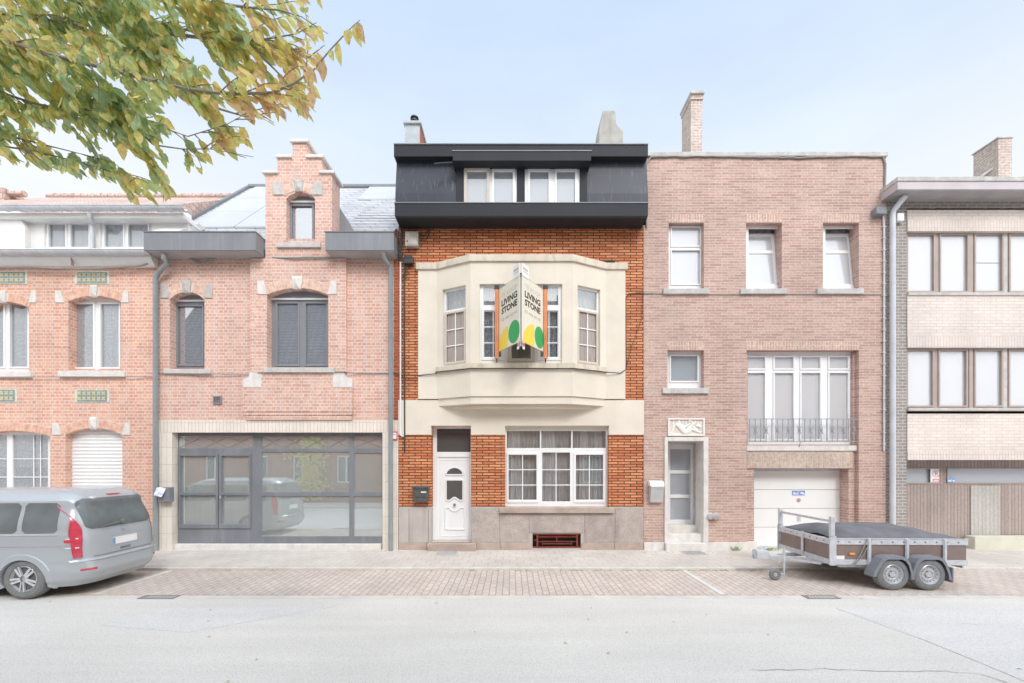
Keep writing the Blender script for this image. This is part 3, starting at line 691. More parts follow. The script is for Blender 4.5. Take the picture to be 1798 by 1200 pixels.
# rough granite slabs
gb = []
for (a, b, t, c) in ((828.5, 877, 892, 953), (878.2, 928.5, 902.5, 953), (929.7, 1026, 902.5, 935.5), (1027.2, 1079, 902.5, 953), (1080.2, 1129.6, 892, 953)):
    gb.append((X(a)-.004, X(b)+.004, -.016, -.001, Z(c), Z(t)))
multi('granite_slab', M['granite'], Cc, gb, .006)
gb = []
for (a, b) in ((700.4, 718), (719, 752), (753, 757)): gb.append((X(a), X(b), -.022, -.001, Z(953), Z(892)))
multi('bluestone_slab', M['graniteS'], Cc, gb, .006)
gb = []
for (a, b) in ((700.4, 749), (836, 878), (879, 934), (1021, 1078), (1079, 1129.5)): gb.append((X(a)-.002, X(b)+.002, -.022, -.001, -.06, Z(953)-.001))
multi('base_course', M['graniteB'], Cc, gb, .008)
MB().box(X(750,-.16), X(836,-.16), -.16, .28, -.06, Z(955,-.16)).build('door_step', M['graniteB'], Cc, bevel=.012)
MB().box(X(757)+.01, X(827)-.01, -.02, .299, Z(955,-.16)+.002, Z(948,.25)).build('door_threshold', M['graniteS'], Cc, bevel=.008)
shell(Cc, XC0+.003, XC1-.003, Z(396), floors=(3.25, 6.75))
# front door
y = .26
fr = MB().wall(X(757,y)-.02, X(829,y)+.03, Z(952,y), Z(746,y), y, y+.08, [(X(767,y),X(826.5,y),Z(794,y),Z(753,y)), (X(768,y),X(826.5,y),Z(949,y),Z(803,y))]).build('door_frame', M['upvc'], Cc, bevel=.005)
MB().pbox(765, 828, 751, 796, y+.03, y+.036).build('transom_pane', M['glassG'], fr)
dp = [(784,812,821,833.5),(783.5,812.5,844,877)]
yl = y+.01
dr = MB().pbox(766, 828, 802, 949, yl+.02, yl+.07)
DOOR = dr.build('door', M['upvc'], Cc, bevel=.006)
def P2(px, py, yy=yl): return (X(px, yy), Z(py, yy))
def strip_ring(mb, pts, w, y0, y1):               # raised moulding along a closed outline in the facade plane
    n = len(pts); c = (sum(p[0] for p in pts)/n, sum(p[1] for p in pts)/n)
    for i in range(n):
        a, b = pts[i], pts[(i+1) % n]
        mb.bar((a[0], (y0+y1)/2, a[1]), (b[0], (y0+y1)/2, b[1]), abs(y1-y0), w)
mo = MB(); gl = MB()
semi = [P2(798+15*math.cos(t*math.pi/12), 834-13*math.sin(t*math.pi/12)) for t in range(13)]
strip_ring(mo, semi, .035, yl-.005, yl+.022)
gl.prism([P2(798+13.5*math.cos(t*math.pi/12), 833.5-11.5*math.sin(t*math.pi/12)) for t in range(12, -1, -1)][::-1], yl+.008, yl+.021)
def lowcurve(y_edge, y_mid): return [(813, y_edge), (806, y_edge), (803, (y_edge+y_mid)/2), (798, y_mid), (793, (y_edge+y_mid)/2), (790, y_edge), (783, y_edge)]
rectp = [P2(783, 843), P2(813, 843)] + [P2(*q) for q in lowcurve(879, 873.5)]
strip_ring(mo, rectp, .035, yl-.005, yl+.022)
gl.prism([P2(784.5, 878), P2(790, 878), P2(794, 875), P2(798, 874), P2(802, 875), P2(806, 878), P2(811.5, 878), P2(811.5, 844.5), P2(784.5, 844.5)], yl+.008, yl+.021)
lp_ = [P2(815, 892)] + [P2(815, 930), P2(782, 930), P2(782, 892)] + [P2(789,892), P2(792,896), P2(798,898.5), P2(804,896), P2(807,892)]
strip_ring(mo, lp_, .03, yl-.002, yl+.022)
strip_ring(mo, [P2(773,808), P2(824,808), P2(824,942), P2(773,942)], .012, yl+.008, yl+.022)
mo.build('door_moulding', M['upvc'], DOOR, bevel=.006); gl.build('door_pane', M['glassG'], DOOR)
MB().lathe([(.012,0),(.014,-.04),(.03,-.05),(.034,-.065),(.02,-.08),(0.001,-.082)], (X(798.5,yl), yl+.02, Z(886.5,yl)), 'y', 16).build('door_knob', M['knob'], DOOR, smooth=True)
# ground floor window
y = .14
ps = [(890,948,757,787),(950.5,1003,757,787),(1005.5,1064,757,787),(893,942,799,878),(952,1001,795,881),(1011,1059,799,878)]
W = win(Cc, (884, 1071, 746, 892), ps, y, M['upvc'], M['glassC'], curt=[(893, 912, 757, 884, M['drape'], .02, .5), (951, 974, 757, 884, M['drape'], .02, .4), (1018, 1032, 757, 884, M['drape'], .02, .3), (1044, 1058, 757, 884, M['drape'], .02, .3), (888, 1066, 756, 789, M['curt'], .02), (890, 1066, 789, 884, M['curt'], .014)],
    muntins=[('v',799,878,917.5),('h',893,942,825),('h',893,942,852),('v',795,881,976.5),('h',952,1001,825),('h',952,1001,852),('v',799,878,1035),('h',1011,1059,825),('h',1011,1059,852)])
for (a, b, t, c) in ((889,946,795,883),(1007,1063,795,883)):
    MB().wall(X(a,y), X(b,y), Z(c,y), Z(t,y), y-.022, y-.001, [(X(a+4,y),X(b-4,y),Z(c-4.5,y),Z(t+4,y))]).build('sash', M['upvc'], W, bevel=.006)
for (a, b, t, c) in ((887,1069,748,764),(757,827,748,764)):      # plastered returns of the openings
    for q_ in ((X(a), X(b), -.001, .14, Z(t)-.004, Z(t)-.0005), (X(a)+.0005, X(a)+.005, -.001, .14, Z(c), Z(t)-.005), (X(b)-.005, X(b)-.0005, -.001, .14, Z(c), Z(t)-.005)): MB().box(*q_).build('plaster_return', M['plaster'], Cc)
MB().box(X(888,y), X(1067,y), y-.03, y-.001, Z(755.5,y), Z(748.5,y)).build('shutter_box', M['plaster'], W, bevel=.004)
sill(W, 877, 1079, 891.5, 901.5, M['graniteB'], proj=.09, back=.2)
# cellar grille
gr = MB(); y = .03
for (a, b, t, c) in ((935,1020,937,940),(935,1020,960,963),(942,945,940,960),(1012,1015,940,960)): gr.pbox(a, b, t, c, y, y+.03)
for (a, b, t, c) in ((945,1012,942.5,944),(953,1004,950.5,952),(953,1004,954.5,956),(977,978.5,944,950.5),(952,953.5,950,957),(1003,1004.5,950,957),(938,942,948,949.5),(945,952,951,952),(1004.5,1012,951,952)): gr.pbox(a, b, t, c, y+.003, y+.024)
g_ = gr.build('cellar_grille', M['rust'], Cc, bevel=.002)
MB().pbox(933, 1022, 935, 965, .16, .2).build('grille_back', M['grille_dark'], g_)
# ---- bay window
d1, d2 = -.06, -.47
xb = [X(735), X(768), X(826, d2), X(1006, d2), X(1063), X(1097)]
def bay(z0, z1, off=0.0, flats=True, ends=0.0):
    pts = []
    if flats: pts += [(xb[0]-ends, 0-.001), (xb[0]-ends, d1-off), (xb[1]-off*.35, d1-off)]
    else: pts += [(xb[1]-off*.6, -.001), (xb[1]-off*.6, d1-off)]
    pts += [(xb[2]-off*.35, d2-off), (xb[3]+off*.35, d2-off)]
    if flats: pts += [(xb[4]+off*.35, d1-off), (xb[5]+ends, d1-off), (xb[5]+ends, -.001)]
    else: pts += [(xb[4]+off*.6, d1-off), (xb[4]+off*.6, -.001)]
    return pts
zb0, zb1, zb2, zct, zcb = Z(714), Z(701.5), Z(655.5), Z(464.5), Z(476)
zsill = Z(646); zhead = Z(513)
b1 = MB().hprism(bay(0,0), zb1, zb2).build('bay_base', M['plaster'], Cc, bevel=.006)
MB().hprism(bay(0,0,-.035,False), zb0, zb1-.001).build('bay_foot', M['plaster'], Cc, bevel=.006)
sof = [(X(790), -.001), (X(850,-.33), -.33), (X(985,-.33), -.33), (X(1045), -.001)]
MB().hprism(sof, zb0-.07, zb0-.001).build('bay_soffit', M['plaster'], Cc, bevel=.01)
MB().hprism(bay(0,0,.05,False), zb2+.001, zsill).build('bay_sill', M['plasterT'], Cc, bevel=.01)
MB().hprism(bay(0,0,.045,True,.05), zcb, zct).build('bay_cornice', M['plasterT'], Cc, bevel=.01)
# walls of the bay: three window walls with openings, built as thick slabs along each facet
def facet(mb, a, b, z0, z1, th, holes):           # a,b plan points; holes in distance along the facet
    a = Vector((a[0], a[1])); b = Vector((b[0], b[1])); L = (b-a).length; t = (b-a)/L; n = Vector((-t.y, t.x))
    tmp = MB().wall(0, L, z0, z1, 0, th, holes); off = len(mb.v)
    for (x, y_, z) in tmp.v: q = a + t*x + n*y_; mb.v.append((q.x, q.y, z))
    mb.f += [tuple(i+off for i in f) for f in tmp.f]
    return L, (a, t, n)
bw = MB()
bw.box(xb[0], xb[1], d1, -.001, zb2+.001, zcb-.001); bw.box(xb[4], xb[5], d1, -.001, zb2+.001, zcb-.001)
LF = math.hypot(xb[2]-xb[1], d2-d1)
hf = [(.165, LF-.13, zsill, zhead)]
hf2 = [(.13, LF-.165, zsill, zhead)]
facet(bw, (xb[1], d1), (xb[2], d2), zsill+.001, zcb-.001, .16, hf)
Lc, frm = facet(bw, (xb[2]+.001, d2), (xb[3]-.001, d2), zsill+.001, zcb-.001, .16, [(X(842,d2)-xb[2], X(987,d2)-xb[2], zsill, zhead)])
facet(bw, (xb[3], d2), (xb[4], d1), zsill+.001, zcb-.001, .16, hf2)
BW = bw.build('bay_wall', M['plaster'], Cc)
MB().hprism([(xb[1]+.1,0),(xb[2]+.1,d2+.2),(xb[3]-.1,d2+.2),(xb[4]-.1,0),(xb[4]-.1,2.5),(xb[1]+.1,2.5)], zsill-.12, zsill-.02).build('bay_floor', M['inwall'], Cc)
# bay windows
def facetwin(a, b, h, left):
    a = Vector((a[0], a[1])); b = Vector((b[0], b[1])); L = (b-a).length; t = (b-a)/L; n = Vector((-t.y, t.x))
    def put(tmp, name, mat, par, bev=0.0, sm=False):
        mb = MB()
        for (x, y_, z) in tmp.v: q = a + t*x + n*y_; mb.v.append((q.x, q.y, z))
        mb.f = tmp.f; return mb.build(name, mat, par, bevel=bev, smooth=sm)
    x0, x1, z0, z1 = h; zt = Z(552); y = .07
    f = MB().wall(x0-.01, x1+.01, z0-.01, z1+.01, y, y+.07, [(x0+.05, x1-.05, zt+.05, z1-.05), (x0+.06, x1-.06, z0+.07, zt-.03)])
    w = put(f, 'window', M['upvc'], Cc, .006)
    put(MB().box(x0+.04, x1-.04, y+.03, y+.036, zt+.04, z1-.04).box(x0+.05, x1-.05, y+.03, y+.036, z0+.06, zt-.02), 'pane', M['glassC'], w)
    s_ = MB().wall(x0+.03, x1-.03, z0+.04, zt+.0, y-.03, y-.001, [(x0+.08, x1-.08, z0+.1, zt-.05)])
    put(s_, 'insect_screen', M['screen'], w, .005)
    put(MB().box(x0+.07, x1-.07, y+.012, y+.016, z0+.08, zt-.04), 'screen_net', M['net'], w)
    m = MB(); xm = (x0+x1)/2; m.box(xm-.012, xm+.012, y-.012, y+.006, z0+.1, zt-.05)
    for q in (1/3, 2/3): zz = z0+.1+(zt-.15-z0)*q; m.box(x0+.07, x1-.07, y-.010, y+.005, zz-.012, zz+.012)
    put(m, 'muntin', M['upvc'], w)
    put(MB().sheet(x0, x1, z0, z1, y+.16, .015, .08, 3), 'curtain', M['curt'], w, 0, True)
M['net'] = sheer('insect_net', C(214,203,195), .85)
facetwin((xb[1], d1), (xb[2], d2), hf[0], True)
facetwin((xb[3], d2), (xb[4], d1), hf2[0], False)
y = d2+.08
ps = [(849,885,505,536),(895,934,505,536),(944,980,505,536),(850,880,547,627),(898,932,547,630),(949,979,547,627)]
W = win(Cc, (840, 989, 497, 642), ps, y, M['upvc'], M['glassC'], sash=0, muntins=[('v',547,627,866),('h',850,880,574),('h',850,880,602),('v',547,627,964),('h',949,979,574),('h',949,979,602)],
        curt=[(846, 983, 503, 538, M['curt'], .014), (846, 886, 545, 632, M['lace'], .012), (944, 984, 545, 632, M['lace'], .012)])
for (a, b, t, c) in ((845.5,886,542,633),(943,984,542,633)): MB().wall(X(a,y), X(b,y), Z(c,y), Z(t,y), y-.02, y-.001, [(X(a+4,y),X(b-4,y),Z(c-5,y),Z(t+4,y))]).build('sash', M['upvc'], W, bevel=.006)
MB().wall(X(891,y), X(939,y), Z(636,y), Z(541,y), y-.02, y-.001, [(X(897,y),X(933,y),Z(630,y),Z(546,y))]).build('screen_frame', M['screen'], W, bevel=.005)
MB().box(X(1040), X(1078), -.115, -.06, zct+.001, zct+.03).build('roof_felt', M['soffit'], Cc)
# ---- black gutter, mansard, dormer
y5 = -.5; gx0, gx1 = X(693, y5), X(1138, y5)
gt = MB().box(gx0, gx1, y5, .0, Z(380,y5), Z(357,y5)).build('box_gutter', M['clad'], Cc, bevel=.006)
MB().box(gx0-.01, gx1+.01, y5-.012, y5+.05, Z(357,y5)+.001, Z(355.6,y5)).build('gutter_trim', M['trim'], gt)
MB().box(gx0+.01, gx1-.01, y5+.01, .0, Z(380,y5)-.02, Z(380,y5)-.001).build('soffit', M['soffit'], gt)
sj = MB()
for s_ in (922.5,): sj.box(X(s_,y5)-.003, X(s_,y5)+.003, y5-.0015, y5+.01, Z(380,y5), Z(357,y5))
sj.build('panel_joint', M['soffit'], gt)
zf0, zf1 = Z(275,-.4), Z(254.5,-.4)
prof = [(-.34, Z(357,-.34)-.3), (-.335, Z(340,-.33)), (-.31, Z(325,-.31)), (-.27, Z(308,-.27)), (-.23, Z(292,-.23)), (-.22, zf0+.02)]
pts = prof + [(.6, zf0+.02), (.6, prof[0][1])]
MAN = MB().xprism(pts, XC0+.01, X(803,-.36)).build('mansard', M['cladM'], Cc); MB().xprism(pts, X(1029,-.36), X(1137,-.3)).build('mansard', M['cladM'], Cc)
MB().box(X(803,-.36)+.002, X(1029,-.36)-.002, -.2, .6, zf0-.35, zf0+.018).build('dormer_ceiling', M['inwall'], Cc)
tf = MB().box(X(691.5,-.4), X(1138,-.4), -.4, .8, zf0, zf1).build('top_fascia', M['clad'], Cc, bevel=.006)
MB().box(X(691,-.42), X(1138.5,-.42), -.42, .9, zf1+.001, zf1+.025).build('roof_edge_trim', M['trim'], tf)
MB().box(X(692,-.4)+.01, X(1137,-.4), .7, 8.8, zf0-.5, zf1+.0).build('flat_roof', M['roofflat'], Cc)
MB().box(XC0+.01, XC1+.05, .6, .7, Z(396)+.001, zf0-.001).build('attic_back', M['inpale'], Cc)
MB().box(XC0+.01, XC0+.1, .0, 8.8, Z(396)+.001, zf0-.001).build('attic_side', M['clad'], Cc); MB().box(XC1-.05, XC1+.05, .0, 8.8, Z(396)+.001, zf0-.001).build('attic_side', M['clad'], Cc)
sj = MB()
for s_ in (904.5, 923.5): sj.box(X(s_,-.4)-.003, X(s_,-.4)+.003, -.4015, -.39, zf0, zf1)
sj.build('panel_joint', M['soffit'], tf)
# dormer
yw = -.36; yr = -.62
dz0 = Z(357, yw)-.2; dz1 = Z(284, yw)+.03
dh = [(X(814,yw), X(907.5,yw), dz0-.1, Z(293,yw)), (X(921.5,yw), X(1018,yw), dz0-.1, Z(293,yw))]
DM = MB().wall(X(801,yw), X(1031,yw), dz0, dz1, yw, yw+.12, dh).build('dormer', M['clad'], Cc, bevel=.004)
MB().box(X(801,yw)+.002, X(801,yw)+.1, yw+.121, .4, dz0, dz1).box(X(1031,yw)-.1, X(1031,yw)-.002, yw+.121, .4, dz0, dz1).build('dormer_side', M['clad'], DM)
rb = MB().box(X(795,yr), X(1038,yr), yr, .3, Z(282.5,yr), Z(266,yr)).build('dormer_roof', M['clad'], Cc, bevel=.005)
MB().box(X(794,yr), X(1039,yr), yr-.012, .3, Z(266,yr)+.001, Z(266,yr)+.02).build('roof_edge_trim', M['trim'], rb)
sj = MB()
for s_ in (915.5,): sj.box(X(s_,yr)-.003, X(s_,yr)+.003, yr-.0015, yr+.01, Z(282.5,yr), Z(266,yr))
sj.build('panel_joint', M['soffit'], rb)
MB().tube([(X(797,yr), yr+.1, Z(281,yr)), (X(762,-.66), -.64, Z(289,-.64))], .03, 12).build('gutter_spout', M['clad'], Cc, smooth=True)
yy = yw+.03
a = win(Cc, (813, 908, 292.5, 372), [(820,855,301,364),(867,901,301,364)], yy, M['upvc'], M['glassM'], sash=3.2, curt=[(818,862,296,364,M['curtB'],.014),(861,903,296,364,M['blindg'],0)])
MB().wall(X(815,yy), X(860,yy), Z(366,yy), Z(295,yy), yy-.045, yy-.024, [(X(820,yy),X(855,yy),Z(361,yy),Z(301,yy))]).build('insect_screen', M['screen'], a, bevel=.004)
win(Cc, (921, 1018.5, 292.5, 372), [(930,963.5,301,364),(977,1010,301,364)], yy, M['upvc'], M['glassM'], sash=3.2, curt=[(927,944,297,364,M['curtW'],.02,-.3),(994,1012,297,364,M['curtW'],.02,.3),(927,1014,296,364,M['blindg'],0)])
# nail heads on the panels
nh = MB()
for (px, py) in ((700,268),(760,268),(820,352),(745,352),(700,340)): pass
for px in (707,735,765,800,850,900,950,1000,1050,1100,1128):
    for py in (361, 376): nh.lathe([(.006,-.004),(.006,.002)], (X(px,y5), y5, Z(py,y5)), 'y', 6)
    for py in (259, 271): nh.lathe([(.006,-.004),(.006,.002)], (X(px,-.4), -.4, Z(py,-.4)), 'y', 6)
nh.build('panel_fixing', M['soffit'], tf)
# chimneys of C
yc = 1.6
ch_ = MB().box(X(711,yc), X(737,yc), yc, yc+.8, zf1-.4, Z(219,yc)).build('chimney', M['renderL'], Cc)
MB().box(X(737,yc)+.001, X(737,yc)+.012, yc+.01, yc+.79, zf1-.4, Z(221,yc)).build('chimney_brick_side', M['brickBs'], ch_)
MB().box(X(708.5,yc), X(740,yc), yc-.06, yc+.86, Z(219,yc)+.001, Z(214.5,yc)).build('chimney_cap', M['renderL'], ch_, bevel=.01)
MB().lathe([(.11,0),(.11,.10),(.125,.10),(.125,.13),(.09,.15),(.09,.2),(.12,.2),(.11,.24),(.05,.28),(.002,.29)], (X(728,yc+.15), yc+.15, Z(214.5,yc)), 'z', 16).build('chimney_pot', M['dark'], ch_, smooth=True)
yc = 2.2
c2 = MB(); pts = [(1051.5,262),(1094,262),(1094,231),(1082,217),(1081,196),(1080,194),(1060,193.5),(1058,196),(1054.5,212),(1052,228)]
c2.prism([(X(p,yc), Z(q,yc)) for p, q in pts], yc, yc+.7)
c2.build('chimney', M['render'], Cc, bevel=.02)
# ================================================================== HOUSE D
XD0, XD1 = X(1130)+.006, X(1556)
Dd = empty('brick_house', (XD0, 0, 0), 'flat topped brown pink brick house with white garage door and iron balcony railing', 'house', 'terraced houses along the street')
hD = [hole(1174, 1236, 391, 508), hole(1310, 1373, 391, 508), hole(1445, 1508, 391, 508), hole(1172, 1236, 615, 682),
      hole(1311, 1508, 615, 980), hole(1173, 1236, 775, 980)]
MB().wall(XD0, XD1, -.3, Z(274), 0, .3, hD).build('wall', M['brickD'], Dd)
shell(Dd, XD0+.003, XD1-.003, Z(276), floors=(3.3, 6.5), mat=M['brickD'])
MB().box(XD0-.02, XD1+.01, -.05, .38, Z(274,-.05)+.001, Z(266.5,-.05)).build('parapet_coping', M['stoneD'], Dd, bevel=.01)
MB().box(XD1-.1, XD1+.06, .1, .6, Z(300), Z(277)).build('brick_corner_stub', M['brickD'], Dd)
MB().box(XD0+.2, XD1-.2, .31, 8.8, Z(290), Z(286)).build('flat_roof', M['roofflat'], Dd)
so = []
for (a, b, t, c) in ((1174,1237,376,391),(1309,1373.5,376,391),(1444,1508.5,376,391),(1171.5,1237,600,615),(1310.5,1508.5,600,615)): so.append((X(a,-.004), X(b,-.004), -.004, .05, Z(c,-.004), Z(t,-.004)))
multi('soldier_course', M['soldD'], Dd, so)
def openwin(a, b, tilt):
    y = .15
    w = win(Dd, (a-1, b+1, 389, 509), [(a+4.5, b-4.5, 401 if tilt else 403, 501)], y, M['upvcw'], M['glassnone'] if tilt else M['glassW'], dep=.05) if tilt else \
        win(Dd, (a-1, b+1, 389, 509), [(a+4.5, b-6.5, 399, 433), (a+4.5, b-6.5, 440, 500)], y, M['upvcw'], M['glassP'], sash=1.5, curt=[(a+1,b-2,395,505,M['curtW'],.016)])
    if tilt:                                         # casement tilted inward at the top
        ang = R(6); z0 = Z(501, y)
        def tl(x, yy, z): d = z - z0; return (x, y+.03 + yy*math.cos(ang) + d*math.sin(ang), z0 + d*math.cos(ang) - yy*math.sin(ang))
        s0 = MB().wall(X(a+3,y), X(b-6,y), Z(505,y), Z(403,y), 0, .05, [(X(a+9,y), X(b-11,y), Z(435,y), Z(409,y)), (X(a+9,y), X(b-11,y), Z(498,y), Z(441,y))])
        q = MB(); q.v = [tl(*v) for v in s0.v]; q.f = s0.f; so_ = q.build('tilted_sash', M['upvcw'], w, bevel=.005)
        s1 = MB().box(X(a+8,y), X(b-10,y), .02, .026, Z(499,y), Z(408,y)); q = MB(); q.v = [tl(*v) for v in s1.v]; q.f = s1.f; q.build('pane', M['glassP'], so_)
    if tilt: MB().sheet(X(a-4,.4), X(b,.4), Z(506,.4), Z(392,.4), .42, .02, .11, a).build('curtain', M['curtW'], w, smooth=True)
    sill(w, a-9, b+9, 506, 516, M['stoneD'])
M['glassnone'] = glass('open_air', (1,1,1,1), 0); M['glassW2'] = glass('whitened_balcony_glass', (.95,.96,.97,1), .12, .58, C(240,240,244))
openwin(1174, 1236, 0); openwin(1310, 1373, 1); openwin(1445, 1508, 1)
w = win(Dd, (1171, 1237, 614, 683), [(1177, 1225, 625, 670)], .16, M['upvcw'], M['glassW'], sash=2, curt=[(1172,1230,620,676,M['blindg'],0)])
sill(w, 1164, 1245, 681, 691, M['stoneD'])
# recessed bay with tall window, railing and garage
yb = .10
hh = [(X(1313,yb), X(1498,yb), Z(781,yb), Z(616,yb)), (X(1324,yb), X(1490,yb), -.3, Z(823,yb))]
MB().wall(X(1300), X(1520), -.3, Z(600), yb+.001, .45, hh).build('recessed_wall', M['brickD'], Dd)
MB().pbox(1311.5, 1498, 793, 822.6, yb-.03, yb+.05).build('soldier_course', M['soldDd'], Dd)
ps = []
for (a, b) in ((1311,1343),(1359,1393),(1406,1440),(1455,1489)): ps += [(a, b, 627, 648), (a, b, 655, 772)]
W = win(Dd, (1308, 1499.5, 615, 782), ps, yb+.08, M['upvcw'], M['glassW2'], sash=2, dep=.08,
        curt=[(1310,1497,620,650,M['curtW'],.02), (1322,1350,652,778,M['curtW'],.03,-.15), (1352,1400,652,778,M['curtW'],.025), (1402,1448,652,778,M['curtW'],.02), (1450,1472,652,778,M['curtW'],.025,.2), (1474,1494,652,778,M['curtW'],.03,-.2)])
sill(W, 1311.3, 1505, 782, 792, M['stone'], proj=.03, y0=yb-.02, back=.2)
rl = MB(); yr = .0
rl.bar((X(1309,yr),yr,Z(736,yr)), (X(1505,yr),yr,Z(736,yr)), .03, .014); rl.bar((X(1309,yr),yr,Z(776,yr)), (X(1505,yr),yr,Z(776,yr)), .03, .014)
n = 19
for i in range(n+1):
    px = 1316.5 + (1496-1316.5)*i/18.6; x = X(px, yr)
    rl.bar((x,yr,Z(776,yr)), (x,yr,Z(736,yr)), .013)
    if i % 2 == 1:
        zc = Z(756, yr)
        for sx in (-1, 1):
            rl.tube([(x+sx*.045,yr,zc+.09),(x+sx*.025,yr,zc+.045),(x+sx*.012,yr,zc),(x+sx*.025,yr,zc-.045),(x+sx*.045,yr,zc-.09)], .008, 6)
        rl.bar((x-.03,yr,zc),(x+.03,yr,zc), .03, .02)
rl.bar((X(1405.5,yr),yr,Z(776,yr)), (X(1405.5,yr),yr+.05,Z(785,yr)), .013)
rl.build('balcony_railing', M['iron'], Dd)
y = .36
MB().wall(X(1320,y), X(1492,y), -.1, Z(818,y), y, y+.06, [(X(1326,y)-.04, X(1484,y), -.05, Z(828,y))]).build('garage_frame', M['galv'], Dd, bevel=.005)
gd = MB(); lines = [826, 860.5, 893.4, 926.5, 961]
for i in range(4): gd.box(X(1322,y), X(1484.5,y), y+.03, y+.08, Z(lines[i+1],y)+.006, Z(lines[i],y)-.006)
GD = gd.build('garage_door', M['garage'], Dd, bevel=.006)
MB().box(X(1322,y), X(1484.5,y), y+.05, y+.07, Z(962,y), Z(826,y)).build('panel_joint', M['stoneD'], GD)
lk = MB().pbox(1400, 1406, 904, 916, y+.02, y+.03); lk.pbox(1402, 1404.5, 908, 912, y-.0, y+.021); lk.build('lock_plate', M['galv'], GD)
MB().box(X(1316,y), X(1500,y), .1, .5, -.08, .03).build('garage_threshold', M['stoneD'], Dd)
# plinth
multi('plinth', M['stone'], Dd, [(XD0, X(1166), -.03, -.001, -.1, Z(952)), (X(1243), X(1311.5), -.03, -.001, -.1, Z(952)), (X(1508.5), XD1, -.03, -.001, -.1, Z(952)), (X(1311.6), X(1327,yb), .03, yb+.2, -.1, Z(952))], .008)
# door with stone surround
MB().wall(X(1166), X(1242.5), -.02, Z(768), -.05, .42, [(X(1173,-.05), X(1235.5,-.05), -.1, Z(775,-.05))]).build('door_surround', M['stone'], Dd, bevel=.01)
y = .62
nm = MB().box(X(1236,0), X(1236,0)+.1, .421, y+.05, 0, 2.9).box(X(1173,0)-.1, X(1173,0), .421, y+.05, 0, 2.9); nm.box(X(1173,0), X(1236,0), .421, y+.05, Z(775)+.0, Z(775)+.2)
nm.build('porch_wall', M['stoneD'], Dd)
ps = [(1177, 1213, 789, 826), (1177, 1213, 832, 869), (1177, 1213, 875, 913)]
W = win(Dd, (1168, 1223, 780, 922), ps, y, M['upvcw'], M['glassD'], name='door', bev=.006)
MB().tube([(X(1209,y), y-.05, Z(822,y)), (X(1209,y), y-.05, Z(880,y))], .012, 10).build('door_handle', M['steel'], W, smooth=True)
MB().wall(X(1164,y), X(1230,y), .2, Z(774,y), y+.02, y+.09, [(X(1169,y), X(1222,y), .2, Z(781,y))]).build('door_frame', M['upvcw'], Dd)
multi('door_step', M['stone'], Dd, [(X(1166), X(1243,-.2), -.16, .04, -.08, Z(955,-.16)), (X(1173), X(1235), .041, .3, -.08, Z(938,.04)), (X(1173), X(1235), .301, .7, -.08, Z(923,.3))], .012)
# relief above the door: a reclining figure reading
rp = MB().wall(X(1172), X(1236), Z(766), Z(735), -.05, .0, [(X(1174.5), X(1233.5), Z(763.5), Z(737.5))]).build('relief_panel', M['relief'], Dd, bevel=.004)
MB().pbox(1173, 1235, 736, 765, -.012, .01).build('relief_ground', M['reliefb'], rp)
fg = MB()
def limb(pts, rs):
    t_ = MB().tube([(X(p), 0, Z(q)) for p, q in pts], [r/72 for r in rs], 10); m0 = len(fg.v)
    fg.v += [(v[0], -.022+v[1]*.55, v[2]) for v in t_.v]; fg.f += [tuple(i+m0 for i in f) for f in t_.f]
limb([(1186,745),(1191,747),(1196,752),(1201,758),(1205,761)], [2.2,4.6,4.6,4.2,3.6])
limb([(1203,760),(1209,757),(1214,753.5),(1222,757),(1228,760),(1232.5,758.5)], [3.8,3.4,2.8,2,1.4,.9])
limb([(1205,757),(1210,751),(1214,747.5),(1219,752),(1225,756)], [3,2.6,2.2,1.8,1.2])
limb([(1184,746),(1181.5,752),(1180,758),(1176.5,763)], [2.2,1.8,1.5,1.3])
limb([(1196,747),(1202,750),(1208,747),(1213,743.5)], [2,1.7,1.4,1.1])
limb([(1191,739),(1191.5,741.5),(1193,744)], [2.2,2.7,1.6])
limb([(1222,749),(1226,747.5),(1230,750)], [1.5,3.5,2])
limb([(1176,760),(1184,763),(1192,762.5)], [1,1.4,1])
limb([(1208,741),(1211,739.5),(1214,741)], [1.2,2.2,1.2])
fg.prism([(X(1214),Z(745.5)),(X(1218),Z(740)),(X(1221),Z(741.5)),(X(1217.5),Z(747))], -.04, -.01)
for i in range(11):
    px = 1177+i*5.4; fg.bar((X(px),-.014,Z(738.5)), (X(px),-.014,Z(743+((i*7)%4))), .02, .012)
fg.build('reclining_figure', M['relief'], rp, smooth=True)
yc = 1.3
ch = MB().box(X(1213,yc), X(1233,yc), yc, yc+.62, Z(266)-.2, Z(176,yc)).build('chimney', M['brickCh'], Dd)
c_ = MB().box(X(1212,yc), X(1234,yc), yc-.03, yc+.65, Z(183,yc), Z(181,yc)); c_.box(X(1211.5,yc), X(1234.5,yc), yc-.05, yc+1.1, Z(176,yc)+.001, Z(164,yc))
MB().box(X(1211,yc), X(1235.5,yc), yc-.08, yc+.70, Z(168,yc), Z(163,yc)).build('chimney_cap', M['stoneD'], ch, bevel=.01)
MB().box(X(1212,yc), X(1234.3,yc), yc-.03, yc+.65, Z(176,yc)+.001, Z(168,yc)-.001).build('chimney_collar', M['brickCh'], ch)

